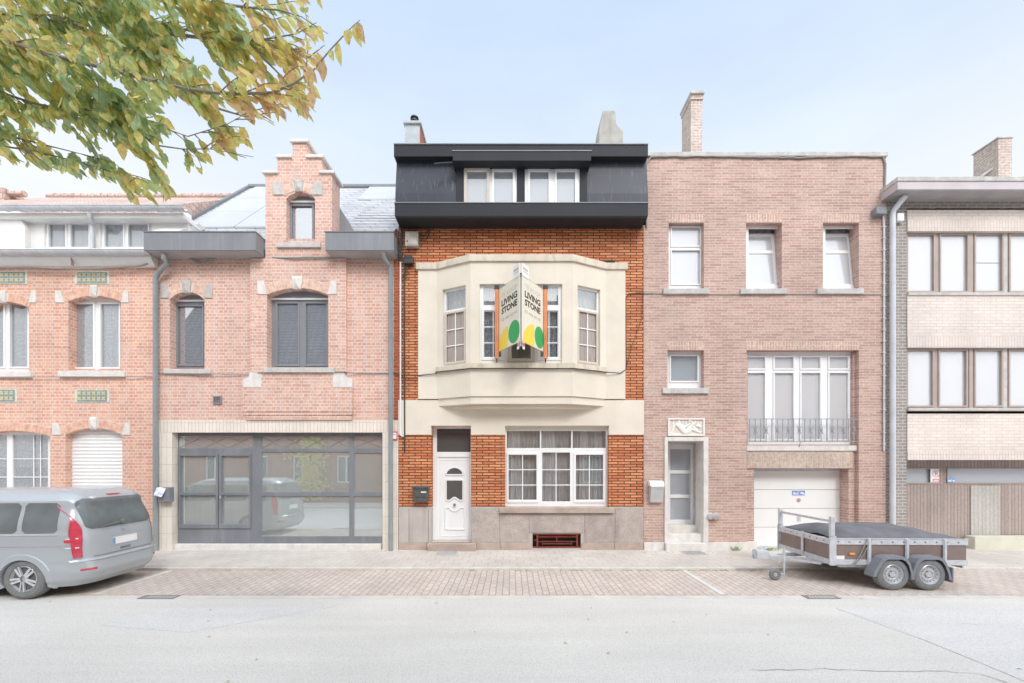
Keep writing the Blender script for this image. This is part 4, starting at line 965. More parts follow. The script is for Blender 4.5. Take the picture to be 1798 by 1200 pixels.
# ================================================================== HOUSE E (right end)
XE0, XE1 = XD1+.006, 16.5
E = empty('brick_house', (XE0, 0, 0), 'cream and grey brick house with brown window bands and brown plank garage front', 'house', 'terraced houses along the street')
xp = X(1592)
MB().box(XE0, xp, .0, .3, -.3, Z(352)).build('brick_pier', M['brickE'], E)
shell(E, XE0+.003, XE1, Z(352), floors=(3.1, 6.2), mat=M['brickE'])
ye = -.05
MB().box(xp+.001, XE1, .0, .3, Z(365), Z(352)).build('grey_brick_band', M['brickE'], E)
MB().box(xp+.001, XE1, .0, .3, Z(352)+.0, Z(348)).build('cream_joint_strip', M['soldE'], E)
for (t, m_, c) in ((370, 388, 407), (520, 592, 611), (727, 793, 808)):
    MB().box(xp+.001, XE1, -.02, .2, Z(m_), Z(t)).build('brick_panel', M['brickEc'], E)
    MB().box(xp+.001, XE1, -.026, .2, Z(c), Z(m_)-.001).build('soldier_course', M['soldE'], E)
def band(t, c, spec, glassy, sw):
    y = .08; ps = [(a, b, t+t_, c-b_) for (a, b, t_, b_) in spec]
    W = win(E, (1585, 2080, t-1, c+1), ps, y, M['brownframe'], M['glassP'], sash=2.5, bev=.008)
    for i, p in enumerate(ps):
        MB().pbox(p[0]-2, p[1]+2, p[2]-2, p[3]+2-(sw[i] if i < len(sw) else 0), y+.14, y+.144).build('blind', M['blindg'] if i == 2 else M['blind'], W)
    mb = MB()
    for (a, b) in ((1702, 1708),): mb.pbox(a, b, t, c, y-.02, y-.001)
    mb.build('frame_strip', M['brownframe'], W)
    MB().pbox(1760, 1768.5, t+1, c-1, y-.015, y-.001).build('frame_strip', M['sill'], W)
    return W
W1 = band(407, 517, [(1593,1639,6,5),(1651,1698,6,5),(1712,1759,5,5),(1773,1822,5,5),(1834,1882,5,5),(1894,1942,5,5),(1954,2002,5,5)], 1, [])
W2 = band(611, 717, [(1593,1637,5,4),(1649,1696,5,4),(1712,1758,5,4),(1772,1820,5,4),(1832,1880,5,4),(1892,1940,5,4),(1952,2000,5,4)], 1, [0, 0, 34])
MB().pbox(1712, 1757, 461, 462, .10, .115).build('frame_rail', M['sill'], W1)
MB().pbox(1725, 1757, 682, 713, .2, .204).build('dark_panel', M['cablep'], W2)
for W, t in ((W1, 515), (W2, 717)):
    MB().box(xp+.002, XE1, -.05, .1, Z(t+5), Z(t)).build('sill', M['sill'], W, bevel=.006)
# garage front
yg = .35
gw = [(X(1592,yg)-.2, X(1651,yg), Z(848,yg), Z(824,yg)), (X(1663,yg), XE1-.3, Z(848,yg), Z(824,yg))]
MB().wall(xp-.2, XE1, -.3, Z(804,yg), yg, yg+.06, gw).build('garage_front', M['planks'], E)
gg = MB(); gg.box(X(1590,yg)-.2, X(1652,yg), yg+.03, yg+.036, Z(849,yg), Z(823,yg)); gg.box(X(1662,yg), XE1-.3, yg+.03, yg+.036, Z(849,yg), Z(823,yg))
gg.build('pane', M['glassD'], E)
fr_ = MB(); fr_.wall(X(1590,yg)-.2, X(1652,yg), Z(849.5,yg), Z(822,yg), yg-.02, yg-.001, [(X(1589,yg)-.2, X(1650,yg), Z(848,yg), Z(824,yg))]); fr_.wall(X(1662,yg), XE1-.3, Z(849.5,yg), Z(822,yg), yg-.02, yg-.001, [(X(1664,yg), XE1-.31, Z(848,yg), Z(824,yg))])
fr_.build('transom_frame', M['brownframe'], E)
MB().box(X(1703,yg), X(1754,yg), yg-.03, yg-.001, .0, Z(853,yg)).build('side_door', M['planksP'], E, bevel=.006)
MB().box(xp+.001, XE1, .02, yg+.3, Z(808)+.0, Z(806)+.08).build('lintel_soffit', M['sill'], E)
MB().box(XE0, xp, -.02, .0, -.1, .02).build('plinth', M['stone'], E)
# low pale wall block standing in front of the garage panels (right edge)
lw = empty('low_wall', (X(1725), 0, 0), 'low pale lime rendered wall at the foot of the brown garage front', 'wall')
lm = MB().box(X(1712,.05), X(1870,.05), .05, .3, -.08, Z(943,.05)); lm.build('wall_body', M['limewall'], lw, bevel=.01)
# eaves
ef = -.45
ev = MB(); ev.box(X(1576,ef), XE1, ef, .5, Z(333,ef), Z(319,ef)); EV_ = ev.build('eaves_fascia', M['eavesE'], E, bevel=.006)
MB().box(X(1575,ef), XE1, ef-.02, .6, Z(319,ef)+.001, Z(311,ef)).build('eaves_edge', M['stoneD'], EV_, bevel=.01)
MB().box(X(1576,ef)+.02, XE1, ef+.02, .4, Z(333,ef)-.02, Z(333,ef)-.001).build('soffit', M['soffitB'], EV_)
MB().box(XE0+.05, XE1, .5, 9, Z(320), Z(312)).build('flat_roof', M['roofflat'], E)
pipe(E, [(X(1590,-.3), -.3, Z(344,-.3)), (X(1569,-.1), -.1, Z(370,-.1)), (X(1568,-.1), -.09, Z(378,-.1)), (X(1568,-.1), -.09, 0)], .06, M['zinc'], brackets=(Z(500), Z(605), Z(718), Z(830)))
yc = 1.7
ch = MB().box(X(1753,yc), X(1777,yc), yc, yc+.66, Z(330,yc), Z(243,yc)).build('chimney', M['brickCh'], E)
MB().box(X(1751,yc), X(1778.5,yc), yc-.02, yc+.69, Z(243,yc)+.001, Z(241,yc)).build('chimney_cap', M['stoneD'], ch)
MB().bar((X(1762,yc), yc-.01, Z(283,yc)), (X(1735,yc), yc-.01+.6, Z(306,yc)), .06, .06).build('chimney_flashing', M['stone'], ch)

# ================================================================== SMALL THINGS ON THE FACADES
def text(s, size, mat, parent, mtx, name='lettering', ext=.0015, off=0.0, w=None, align='CENTER'):
    cu = bpy.data.curves.new(name, 'FONT'); cu.body = s; cu.size = size; cu.extrude = ext; cu.offset = off; cu.align_x = align; cu.align_y = 'CENTER'; cu.resolution_u = 3
    o = bpy.data.objects.new('tmp', cu); col.objects.link(o)
    dg = bpy.context.evaluated_depsgraph_get(); me = bpy.data.meshes.new_from_object(o.evaluated_get(dg))
    bpy.data.objects.remove(o)
    if w:
        xs = [v.co.x for v in me.vertices]; k_ = w/(max(xs)-min(xs)); me.transform(Matrix.Diagonal((k_, 1, 1, 1)))
    me.transform(Matrix.Translation(-BASE[parent.name]) @ mtx); me.materials.clear(); me.materials.append(mat)
    t = bpy.data.objects.new(name, me); col.objects.link(t); t.parent = parent; BASE[t.name] = BASE[parent.name]; return t
def front(x, y, z): return Matrix.Translation((x, y, z)) @ Matrix.Rotation(R(90), 4, 'X')
# mailboxes
mb1 = empty('mailbox', (X(738), -.02, Z(882)), 'dark grey metal mailbox on the orange brick beside the white panelled door', 'mailbox')
MB().pbox(725, 751, 858, 882, -.15, -.001).build('box', M['mailbox'], mb1, bevel=.012)
MB().hprism([(X(723,-.17),-.17),(X(752.5,-.17),-.17),(X(752.5,-.17),-.001),(X(723,-.17),-.001)], Z(858,-.15)-.005, Z(853.5,-.15)).build('lid', M['mailbox'], mb1, bevel=.012)
MB().pbox(739, 748.5, 863.5, 865.5, -.153, -.150).build('name_plate', M['white'], mb1)
MB().pbox(729, 748, 873, 874, -.153, -.150).build('newspaper_slot', M['dark'], mb1)
mb2 = empty('mailbox', (X(285), -.02, Z(882)), 'dark grey mailbox on the cream tiles, stuffed with a glossy leaflet', 'mailbox')
MB().pbox(277, 297, 856, 882, -.18, -.019).build('box', M['darkpale'], mb2, bevel=.015)
tag(MB().add([(X(271,-.28),-.30,Z(870,-.28)),(X(287,-.2),-.26,Z(873,-.2)),(X(292,-.18),-.17,Z(857,-.18)),(X(276,-.18),-.2,Z(857,-.18)),(X(271,-.28),-.29,Z(870,-.28)+.01),(X(287,-.2),-.25,Z(873,-.2)+.01),(X(292,-.18),-.16,Z(857,-.18)+.01),(X(276,-.18),-.19,Z(857,-.18)+.01)],[(0,1,2,3),(4,7,6,5),(0,4,5,1),(1,5,6,2),(2,6,7,3),(3,7,4,0)]).build('leaflet', M['white']), 'crumpled glossy leaflet sticking out of the dark mailbox', 'leaflet')
lf = bpy.data.objects['leaflet']
lm_, nt, b_, _ = newmat('printed_leaflet'); f_ = noise_fac(nt, 18, 3)
nt.links.new(ramp(nt, f_, [(.35, C(230,205,195)), (.5, C(240,240,240)), (.6, C(150,175,215)), (.7, C(205,215,232))]), b_.inputs['Base Color']); lf.data.materials[0] = lm_
mb3 = empty('mailbox', (X(1150), -.02, Z(882)), 'curved brushed steel mailbox with a white lid, numbered 97', 'mailbox')
pr = [(-.001, Z(882)), (-.001, Z(845)), (-.14, Z(845)-.02), (-.17, Z(853)), (-.15, Z(862)), (-.11, Z(876)), (-.08, Z(882))]
MB().xprism([(-.001, Z(882)), (-.001, Z(853)), (-.16, Z(853)), (-.16, Z(860)), (-.14, Z(870)), (-.10, Z(882))], X(1139), X(1162)).build('box', M['steel'], mb3, bevel=.01)
l_ = MB().xprism([(-.001, Z(853)+.001), (-.001, Z(844)), (-.13, Z(846)), (-.17, Z(853)+.001)], X(1138), X(1162.5)).build('lid', M['white'], mb3, bevel=.006)
text('97', .07, M['greysym'], mb3, front(X(1156,-.15), -.165, Z(849.5,-.15)), name='house_number')
# vents of house D
for i, px in enumerate((1249, 1259)):
    tag(MB().lathe([(.075,0),(.075,-.03),(.09,-.05),(.085,-.09),(.06,-.12),(.001,-.13)], (X(px,-.1), 0, Z(907,-.1)), 'y', 20).build('wall_vent', M['steel'], smooth=True), ('left' if i == 0 else 'right')+' one of two round steel flue vents low on the brown pink brick', 'vent', 'round flue vents')
# electrical boxes
o = empty('junction_box', (X(721), -.02, Z(433)), 'dirty pale grey electrical cabinet high on the orange brick under the black gutter', 'electrical box')
MB().pbox(711, 734, 406, 432, -.14, -.001).build('box', M['boxgrey'], o, bevel=.015)
MB().pbox(713, 730, 409, 429, -.148, -.141).build('door', M['boxgrey'], o, bevel=.004)
MB().pbox(714, 716, 422, 425, -.155, -.149).build('lock', M['dark'], o)
o = empty('junction_box', (X(716), -.02, Z(464)), 'small black cable box below the pale grey cabinet on the orange brick', 'electrical box')
MB().pbox(708, 725, 450, 463, -.12, -.001).build('box', M['dark'], o, bevel=.02)
MB().pbox(709, 724, 449, 453, -.13, -.1205).build('lid', M['dark'], o, bevel=.004)
o = empty('junction_box', (X(1548), -.02, Z(376)), 'whitened dark cable box where the pale conduit starts, by the grey pier', 'electrical box')
MB().pbox(1539, 1558, 363, 376, -.16, -.001).build('box', M['darkpale'], o, bevel=.02)
MB().pbox(1541, 1556, 361.5, 363.5, -.15, -.03).build('lid', M['darkpale'], o, bevel=.004)
o = empty('junction_box', (X(1582), -.02, Z(388)), 'small white plastic box beside the pale downpipe on the grey brick pier', 'electrical box')
MB().pbox(1576, 1588, 374, 388, -.1, -.001).build('box', M['white'], o, bevel=.012)
MB().pbox(1577.5, 1586.5, 375.5, 386.5, -.105, -.1005).build('lid', M['white'], o, bevel=.003)
# cables and conduits
wire('conduit', [(X(704),-.05,Z(462)), (X(704),-.05,Z(760)), (X(705),-.05,Z(765)), (X(708),-.05,Z(767)), (X(710),-.05,Z(765))], .017, M['upvc'], 'white plastic conduit running down the left edge of the orange house', 'conduit')
wire('cable', [(X(711,-.04),-.04,Z(463)), (X(710,-.04),-.04,Z(500)), (X(710.5,-.04),-.04,Z(795))], .018, M['cable'], 'thick black cable down the orange brick beside the white conduit', jit=.004, sag=.002)
for i, (dx, dz, am) in enumerate(((0, 0, .05), (3, 4, .07), (-3, 8, .06), (5, -5, .05), (8, 2, .04), (-2, -8, .05))):
    rr = random.Random(i+5); pts = [(X(700+dx+rr.uniform(-3,5)), -.06-.01*i, Z(398+(i%3)*4)), (X(697+dx+rr.uniform(-3,6)), -.07, Z(420+dz)), (X(700+dx*1.2), -.08, Z(440+dz)), (X(706+rr.uniform(-8,8)), -.06, Z(457+rr.uniform(-6,8)))]
    wire('cable', pts, .012, M['cable'], 'tangled black cables left of the pale grey cabinet', jit=.012, seed=i, sag=.03, group='tangled cables beside the grey cabinet')
for i in range(4):
    rr = random.Random(i+50); wire('cable', [(X(733), -.06, Z(412+i*4)), (X(745+rr.uniform(-3,6)), -.05, Z(415+i*3)), (X(756), -.04, Z(398+i*2))], .009, M['cable'], 'thin black cables curling right of the pale grey cabinet', jit=.006, seed=i, sag=.03, group='thin cables right of the grey cabinet')
for i in range(3):
    wire('cable', [(X(713+i*2), -.06, Z(463)), (X(711+i*3), -.06, Z(478+i*3)), (X(708), -.05, Z(490))], .009, M['cable'], 'short cables hanging below the small black cable box', jit=.004, group='short cables under the black box')
wire('cable', [(X(690), -.03, Z(655)), (X(706), -.05, Z(660)), (X(735), -.08, Z(661)), (X(767,-.08), -.10, Z(658)), (xb[1]-.01, -.14, Z(656)), (xb[2], -.53, zb2-.004), (xb[3], -.53, zb2-.004), (xb[4]+.01, -.14, Z(656)), (X(1088), -.08, Z(657)), (X(1097)+.02, -.05, Z(650)), (X(1098), -.03, Z(525)), (X(1104), -.03, Z(517)), (X(1130), -.03, Z(515.5))], .011, M['cable'], 'black cable following the underside of the bay window sill', jit=.004)
wire('cable', [(X(1130), -.02, Z(516)), (X(1200), -.02, Z(517)), (X(1300), -.02, Z(518)), (X(1400), -.02, Z(517)), (X(1553), -.02, Z(518)), (X(1566), -.02, Z(524))], .010, M['cablep'], 'thin grey cable across the brown pink brick below the upper sills', jit=.004)
wire('cable', [(X(1128), -.02, Z(520)), (X(1126), -.02, Z(560)), (X(1108), -.02, Z(610)), (X(1099), -.02, Z(645))], .006, M['cable'], 'thin slanting cable right of the bay window', sag=.03)
wire('cable', [(X(1135), -.03, Z(400)), (X(1134), -.03, Z(340)), (X(1134), -.03, Z(290)), (X(1142), -.03, Z(277)), (X(1250), -.03, Z(276)), (X(1400), -.03, Z(279)), (X(1500), -.03, Z(276)), (X(1548), -.03, Z(277)), (X(1553), -.03, Z(290)), (X(1552), -.03, Z(345)), (X(1560), -.05, Z(356)), (X(1600), -.07, Z(352)), (X(1900), -.07, Z(353))], .022, M['cablep'], 'thick twisted grey cable under the parapet coping', jit=.010)
cnd = wire('conduit', [(X(1548), -.03, Z(376)), (X(1550), -.03, Z(400)), (X(1550), -.03, Z(792))], .02, M['zinc'], 'pale conduit with regular clips down the right edge of the brown pink house', 'conduit')
cl = MB()
for i in range(20): cl.box(X(1547), X(1553), -.055, -.001, Z(400+i*20)-.008, Z(400+i*20)+.008)
cl.build('conduit_clip', M['zinc'], cnd)
wire('cable', [(XA0, -.14, Z(473)), (X(60,-.1), -.14, Z(474)), (X(160), -.14, Z(477)), (X(255), -.14, Z(472)), (X(268), -.14, Z(468))], .02, M['cablep'], 'sagging twisted cable under the white cornice board', jit=.008, sag=.01)
wire('cable', [(XA0, -.02, Z(663)), (X(100), -.08, Z(663)), (X(220), -.08, Z(663)), (X(268), -.02, Z(662))], .009, M['cablep'], 'thin cable along the salmon brick below the upper sills', jit=.003)
wire('cable', [(X(280), -.03, Z(656)), (X(369), -.07, Z(658)), (X(442), -.03, Z(658)), (X(462), -.12, Z(656)), (X(610), -.12, Z(655)), (X(625), -.03, Z(656)), (X(683), -.02, Z(656))], .012, M['cablep'], 'grey cable along the pale red brick below the window sills', jit=.004)
wire('cable', [(X(282), -.05, Z(452)), (X(330), -.06, Z(452)), (X(355), -.06, Z(466)), (X(385), -.06, Z(454)), (X(466), -.05, Z(455)), (X(520), -.13, Z(457)), (X(580), -.13, Z(456)), (X(600), -.05, Z(455)), (X(684), -.05, Z(456))], .022, M['cablep'], 'thick twisted cable under the grey eaves boxes', jit=.010)
wire('cable', [(X(277), -.03, Z(480)), (X(278), -.03, Z(700)), (X(281), -.05, Z(800)), (X(281), -.05, Z(960))], .008, M['cablep'], 'thin cable beside the dark downpipe of the pale red house', jit=.002)
# red framed sign on the cream tiles
o = empty('wall_sign', (X(692), -.02, Z(773)), 'small white notice with a red border on the cream tile pier', 'sign')
MB().pbox(686.5, 697.5, 758, 773, -.045, -.022).build('sign_plate', M['red'], o, bevel=.003)
MB().pbox(688, 696, 760, 771, -.05, -.0455).build('sign_face', M['white'], o)
MB().pbox(690, 694.5, 763, 764, -.052, -.0505).build('sign_line', M['greysym'], o)
# house number on orange brick
# garage stickers
yk = .385
o = empty('sticker', (X(1402), yk, Z(870)), 'blue tow away sticker on the white garage door above the round one', 'sticker')
MB().pbox(1391.5, 1413.5, 862, 870, yk-.006, yk+.004).build('sticker_ground', M['blue'], o)
def sym(pts, y, name, mat, par):
    mb = MB()
    for pl_ in pts: mb.prism([(X(p,y), Z(q,y)) for p, q in pl_], y-.009, y-.0065)
    return mb.build(name, mat, par)
sym([[(1392.5,868.6),(1402.5,868.6),(1402.5,867.3),(1398,867.2),(1396,866.5),(1395.5,864.6),(1394,864.2),(1392.6,865.5)], [(1397.5,867.2),(1399,867),(1403,862.8),(1402.3,862.5)], [(1404.5,866.8),(1405,865),(1408,864.4),(1411,865.5),(1412.8,868.2),(1412.8,869),(1410,868.4)]], yk, 'tow_symbol', M['white'], o)
o = empty('sticker', (X(1403), yk, Z(882)), 'tiny round no parking sticker under the blue one on the white garage door', 'sticker')
def disc(mb, px, py, r, y, t=.003, n=24): return mb.lathe([(r/72, 0), (r/72, -t)], (X(px,y), y, Z(py,y)), 'y', n)
disc(MB(), 1402.6, 878.6, 3.6, yk-.001).build('sticker_ring', M['redpale'], o)
disc(MB(), 1402.6, 878.6, 2.5, yk-.0045).build('sticker_disc', M['blue'], o)
MB().bar((X(1400.6,yk), yk-.0085, Z(876.6,yk)), (X(1404.6,yk), yk-.0085, Z(880.6,yk)), .002, .014).build('sticker_stroke', M['redpale'], o)
yk = yg
o = empty('wall_sign', (X(1641), yk, Z(848)), 'white no parking notice with a red struck out letter P above the brown planks', 'sign')
MB().pbox(1634, 1649.5, 824, 847.5, yk-.03, yk-.021).build('sign_plate', M['white'], o)
rg = MB(); c0 = (X(1641.8,yk), Z(832,yk))
for i in range(28):
    a0, a1 = 2*math.pi*i/28, 2*math.pi*(i+1)/28
    rg.bar((c0[0]+.088*math.cos(a0), yk-.033, c0[1]+.088*math.sin(a0)), (c0[0]+.088*math.cos(a1), yk-.033, c0[1]+.088*math.sin(a1)), .003, .013)
rg.bar((c0[0]-.06, yk-.036, c0[1]+.06), (c0[0]+.06, yk-.036, c0[1]-.06), .003, .012)
for (a, b, t, c) in ((1635.5,1648,841,846.3),): rg.wall(X(a,yk), X(b,yk), Z(c,yk), Z(t,yk), yk-.034, yk-.0305, [(X(a+2,yk),X(b-2,yk),Z(c-1.3,yk),Z(t+2.4,yk))])
rg.build('sign_ring', M['redpale'], o)
text('P', .15, M['greysym'], o, front(X(1641.8,yk), yk-.0325, Z(832,yk)), ext=.001, off=.002)
o = empty('sticker', (X(1670), yk, Z(847)), 'small blue tow away sticker right of the no parking notice', 'sticker')
MB().pbox(1663.5, 1677, 840, 847, yk-.03, yk-.021).build('sticker_ground', M['blue'], o)
sym([[(1664.5,845.8),(1670,845.8),(1670,844.6),(1667,844),(1666,842.8),(1664.5,843.5)], [(1668,844.2),(1670.5,842.2),(1671,842.8),(1669,844.6)], [(1671.5,844.6),(1673.5,843.2),(1676,844.6),(1676.2,845.8),(1673,845.4)]], yk-.024, 'tow_symbol', M['white'], o)

# ------------------------------------------------------------------ FOR SALE BOARDS
def saleboard(side):
    s = -1 if side == 'left' else 1
    P0 = Vector((.163 if s < 0 else .212, -1.39)); P1 = Vector((-.316 if s < 0 else .737, -.55))
    zt, zb = 6.11, 4.69
    root = empty('for_sale_board', (P1.x, P1.y, 4.5), ('left' if s < 0 else 'right') + ' of two cream for sale boards jutting from the bay window', 'sign', 'for sale boards on the bay window')
    # the viewer reads from the left end to the right end
    L_, R_ = (P1, P0) if s < 0 else (P0, P1)
    wv = (R_-L_).length; u = (R_-L_)/wv; nrm = Vector((u.y, -u.x))
    if nrm.y > 0: nrm = -nrm
    mtx = Matrix(((u.x, 0, -nrm.x*-1, L_.x), (u.y, 0, nrm.y, L_.y), (0, 1, 0, zb), (0, 0, 0, 1)))
    mtx = Matrix(((u.x, 0, nrm.x, L_.x), (u.y, 0, nrm.y, L_.y), (0, 1, 0, zb), (0, 0, 0, 1)))
    def T(mb, name, mat, par=root, bev=0):
        q = MB(); q.v = [tuple(mtx @ Vector(v)) for v in mb.v]; q.f = mb.f; return q.build(name, mat, par, bevel=bev)
    h = zt-zb
    T(MB().box(0, wv, 0, h, -.012, 0), 'panel', M['board'])
    T(MB().box(0, wv, -.004, .0, -.014, .003).box(0, wv, h, h+.004, -.014, .003), 'panel_edge', M['screen'])
    def poly(pts, z0, z1, name, mat):
        n = len(pts); vs = [(p[0], p[1], z0) for p in pts]+[(p[0], p[1], z1) for p in pts]
        fs = [tuple(reversed(range(n))), tuple(range(n, 2*n))]+[(i, (i+1)%n, (i+1)%n+n, i+n) for i in range(n)]
        return T(MB().add(vs, fs), name, mat)
    if s < 0: r1, ex, cg, rg_ = .455, .455, (.725, .27), .245
    else: r1, ex, cg, rg_ = .50, .53, (.765, .27), .215
    hh_ = .47
    poly([(ex, .004)] + [(ex-(r1-.004)*math.sin(math.pi/2*i/20), .004+hh_*math.cos(math.pi/2*i/20)) for i in range(21)], .001, .003, 'yellow_shape', M['yellow'])
    poly([(cg[0]+rg_*math.cos(2*math.pi*i/40), cg[1]+.245*math.sin(2*math.pi*i/40)) for i in range(40)], .001, .0032, 'green_disc', M['green'])
    cx = .5*wv+(.03 if s < 0 else -.03)
    for tx, sz, yy, mat, w_, of in (('TE KOOP', .15, h*.855, M['inkthin'], .68, -.004), ('LIVING', .185, h*.735, M['ink'], .70, .006), ('STONE', .185, h*.61, M['ink'], .70, .006), ('02 466 60 60', .10, h*.475, M['inkthin'], .70, -.001)):
        text(tx, sz, mat, root, mtx @ Matrix.Translation((cx, yy, .002)), off=of, w=w_, ext=.001)
    # small agency plate at the top inner corner
    a, b = (wv-.27, wv) if s < 0 else (0, .27)
    pl_ = T(MB().box(a, b, h-.02, h+.245, .004, .010), 'top_plate', M['white'])
    text('immo', .085, M['cablep'], root, mtx @ Matrix.Translation(((a+b)/2, h+.15, .011)), off=.002, w=.2, ext=.0006)
    text('scoop', .07, M['inkthin'], root, mtx @ Matrix.Translation(((a+b)/2, h+.085, .011)), w=.2, ext=.0006)
    # small red and white tag below the inner end
    a, b = (wv-.115, wv-.03) if s < 0 else (.03, .115)
    T(MB().box(a, b, -.15, -.004, -.006, 0), 'small_tag', M['white']); T(MB().box(a+.01, b-.01, -.09, -.02, .001, .003), 'tag_mark', M['red'])
    # outer wooden post and inner metal pole
    xo = P1.x + s*.035; yo = -.57
    T2 = MB().box(xo-.045, xo+.045, yo-.03, yo+.03, 4.52, 6.20); T2.build('post', M['wood'], root, bevel=.004)
    MB().box(xo-.055, xo+.055, yo-.04, yo+.04, 6.12, 6.21).build('post_cap', M['dark'], root, bevel=.006)
    MB().tube([(xo, yo, 4.44), (xo, yo, 4.52)], .015, 8).build('post_foot', M['dark'], root)
    xi = P0.x + (-.0 if s < 0 else .0) ; xi = .178 if s < 0 else .197
    MB().tube([(xi, -1.33, 4.60), (xi, -1.33, 6.15)], .011, 8).build('pole', M['galv'], root, smooth=True)
    MB().box(xi-.012, xi+.012, -1.36, -1.30, 6.07, 6.15).build('pole_clip', M['dark'], root)
    return root
saleboard('left'); saleboard('right')
# ================================================================== GROUND
def structure(o): o['kind'] = 'structure'; return o
yk0, yk1, yl1, yr0 = -1.66, -1.80, -3.42, -3.60     # kerb, lane end, road start
LZ = -.06
M['pave'] = brick('concrete_slab', C(222,214,204,EG), C(229,222,213,EG), C(190,182,172,EG), .30, .30, .006, ground='x', var=.1, bmp=.3, dirt=(.4, C(205,196,186,EG)))
M['pave'].node_tree  # slabs laid in rows along the street
M['lane'] = brick('pink_paver', C(224,209,198,EG), C(234,220,209,EG), C(184,173,161,EG), .225, .112, .0085, ground=True, var=.14, bmp=.6, dirt=(.45, C(198,186,178,EG)), rot=0.0)
M['laneh'] = brick('paver_laid_askew', C(216,200,194,EG), C(224,210,204,EG), C(176,166,156,EG), .225, .112, .0085, ground=True, var=.14, bmp=.6, rot=R(38))
M['kerb'] = plain('kerb_stone', C(226,220,212,EG), .8, .08, 4, .3, fine=.1)
M['kerbc'] = plain('concrete_gutter', C(228,222,214,EG), .85, .08, 3, .4, 60, fine=.12)
def asphalt(name, c):
    m, nt, b, _ = newmat(name)
    f = noise_fac(nt, .35, 5); f2 = noise_fac(nt, 70, 4); f3 = noise_fac(nt, 1.3, 6, stretch=(.25, 2.2, 1))
    cc = ramp(nt, f, [(.3, tuple(v*.93 for v in c[:3])+(1,)), (.7, tuple(v*1.04 for v in c[:3])+(1,))])
    cc = mixc(nt, 1.0, cc, ramp(nt, f2, [(.34, g(.80)), (.48, g(.99)), (.6, g(1.03)), (.72, g(1.12))]), 'MULTIPLY')
    cc = mixc(nt, 1.0, cc, ramp(nt, f3, [(.3, g(.95)), (.7, g(1.03))]), 'MULTIPLY')
    nt.links.new(cc, b.inputs['Base Color']); b.inputs['Roughness'].default_value = .85
    bump(nt, b, f2, .35, .01); return m
M['road'] = asphalt('pale_asphalt', C(231,228,221,EG)); M['road2'] = asphalt('bluish_asphalt_patch', C(230,229,226,EG))
M['crack'] = plain('asphalt_crack', C(206,204,199,EG), .9, .1)
M['line'] = plain('white_road_paint', C(238,236,232,EG), .6, .05, 8, fine=.2)
M['earth'] = plain('ground_earth', C(190,188,180,EG), .9, .1, .3)
XL, XR = -60, 60
structure(MB().box(-400, 400, -400, 400, -.5, -.16).build('ground', M['earth']))
structure(MB().box(XL, XR, yk0, .45, -.15, 0).build('pavement', M['pave']))
structure(MB().box(XL, XR, yk1+.001, yk0-.004, -.15, -.003).build('kerb', M['kerb'], bevel=.015))
structure(MB().box(XL, XR, yl1, yk1, -.15, LZ).build('parking_lane', M['lane']))
structure(MB().box(XL, XR, yr0, yl1-.003, -.15, LZ-.004).build('gutter_strip', M['kerbc'], bevel=.006))
structure(MB().box(XL, XR, -10.2, yr0-.002, -.15, LZ-.008).build('road', M['road']))
structure(MB().box(XL, XR, -12.4, -10.2-.002, -.15, 0).build('pavement', M['pave']))
# joints in kerb and gutter strip
kj = MB(); 
for i in range(-14, 15): kj.box(i*1.0-.003, i*1.0+.003, yk1-.002, yk0, -.05, -.0015); kj.box(i*1.0+.3-.003, i*1.0+.306, yr0, yl1, -.1, LZ-.0025)
structure(kj.build('kerb_joint', M['crack']))
lp = [(X(1480)+1.0, yr0-.01)]
def G2(px, py, z=LZ): d = F*(H-z)/(py-816); return ((px-899)*d/F, -D+d)
def flat(pts, z0, z1, name, mat):
    q = MB(); n = len(pts); q.add([(p[0],p[1],z0) for p in pts]+[(p[0],p[1],z1) for p in pts], [tuple(range(n,2*n)), tuple(reversed(range(n)))]+[(i,(i+1)%n,(i+1)%n+n,i+n) for i in range(n)])
    return q.build(name, mat)
a, b, c_, d_ = G2(1468,1068), G2(1640,1130), G2(1800,1196), G2(1900,1240)
structure(flat([a, b, c_, d_, (11.0, d_[1]), (11.0, G2(0,1066)[1]), (a[0]+.4, G2(0,1066)[1])], LZ-.0075, LZ-.004, 'road_patch', M['road2']))
a = G2(405,1095); b = G2(590,1060); 
structure(flat([G2(300,1066), G2(590,1064), G2(470,1086), G2(330,1110), G2(180,1098)], LZ-.0075, LZ-.0045, 'road_patch', M['road2']))
def crack(pts, w, seed):
    rr = random.Random(seed); q = MB(); P = []
    for i in range(len(pts)-1):
        A_, B_ = Vector(pts[i]), Vector(pts[i+1]); n = max(2, int((B_-A_).length/.09))
        for k_ in range(n): P.append(A_.lerp(B_, k_/n)+Vector((rr.uniform(-.012,.012), rr.uniform(-.016,.016))))
    P.append(Vector(pts[-1]))
    for i in range(len(P)-1):
        w0 = w*rr.uniform(.3, 1); t = (P[i+1]-P[i]).normalized(); nn = Vector((-t.y, t.x))*w0/2; z = LZ-.0025
        q.add([(P[i].x-nn.x,P[i].y-nn.y,z),(P[i+1].x-nn.x,P[i+1].y-nn.y,z),(P[i+1].x+nn.x,P[i+1].y+nn.y,z),(P[i].x+nn.x,P[i].y+nn.y,z)], [(0,1,2,3)])
    return structure(q.build('road_crack', M['crack']))
crack([G2(1320,1176), G2(1450,1174), G2(1560,1178), G2(1640,1177), G2(1720,1183), G2(1775,1200)], .016, 1)
crack([G2(1468,1068), G2(1560,1098), G2(1640,1130), G2(1800,1196)], .007, 2)
crack([G2(410,1096), G2(560,1066), G2(600,1060)], .006, 3)
crack([G2(1570,1066), G2(1595,1075)], .02, 4); crack([G2(1680,1096), G2(1740,1097)], .014, 5); crack([G2(1430,1092), G2(1500,1098)], .008, 8)
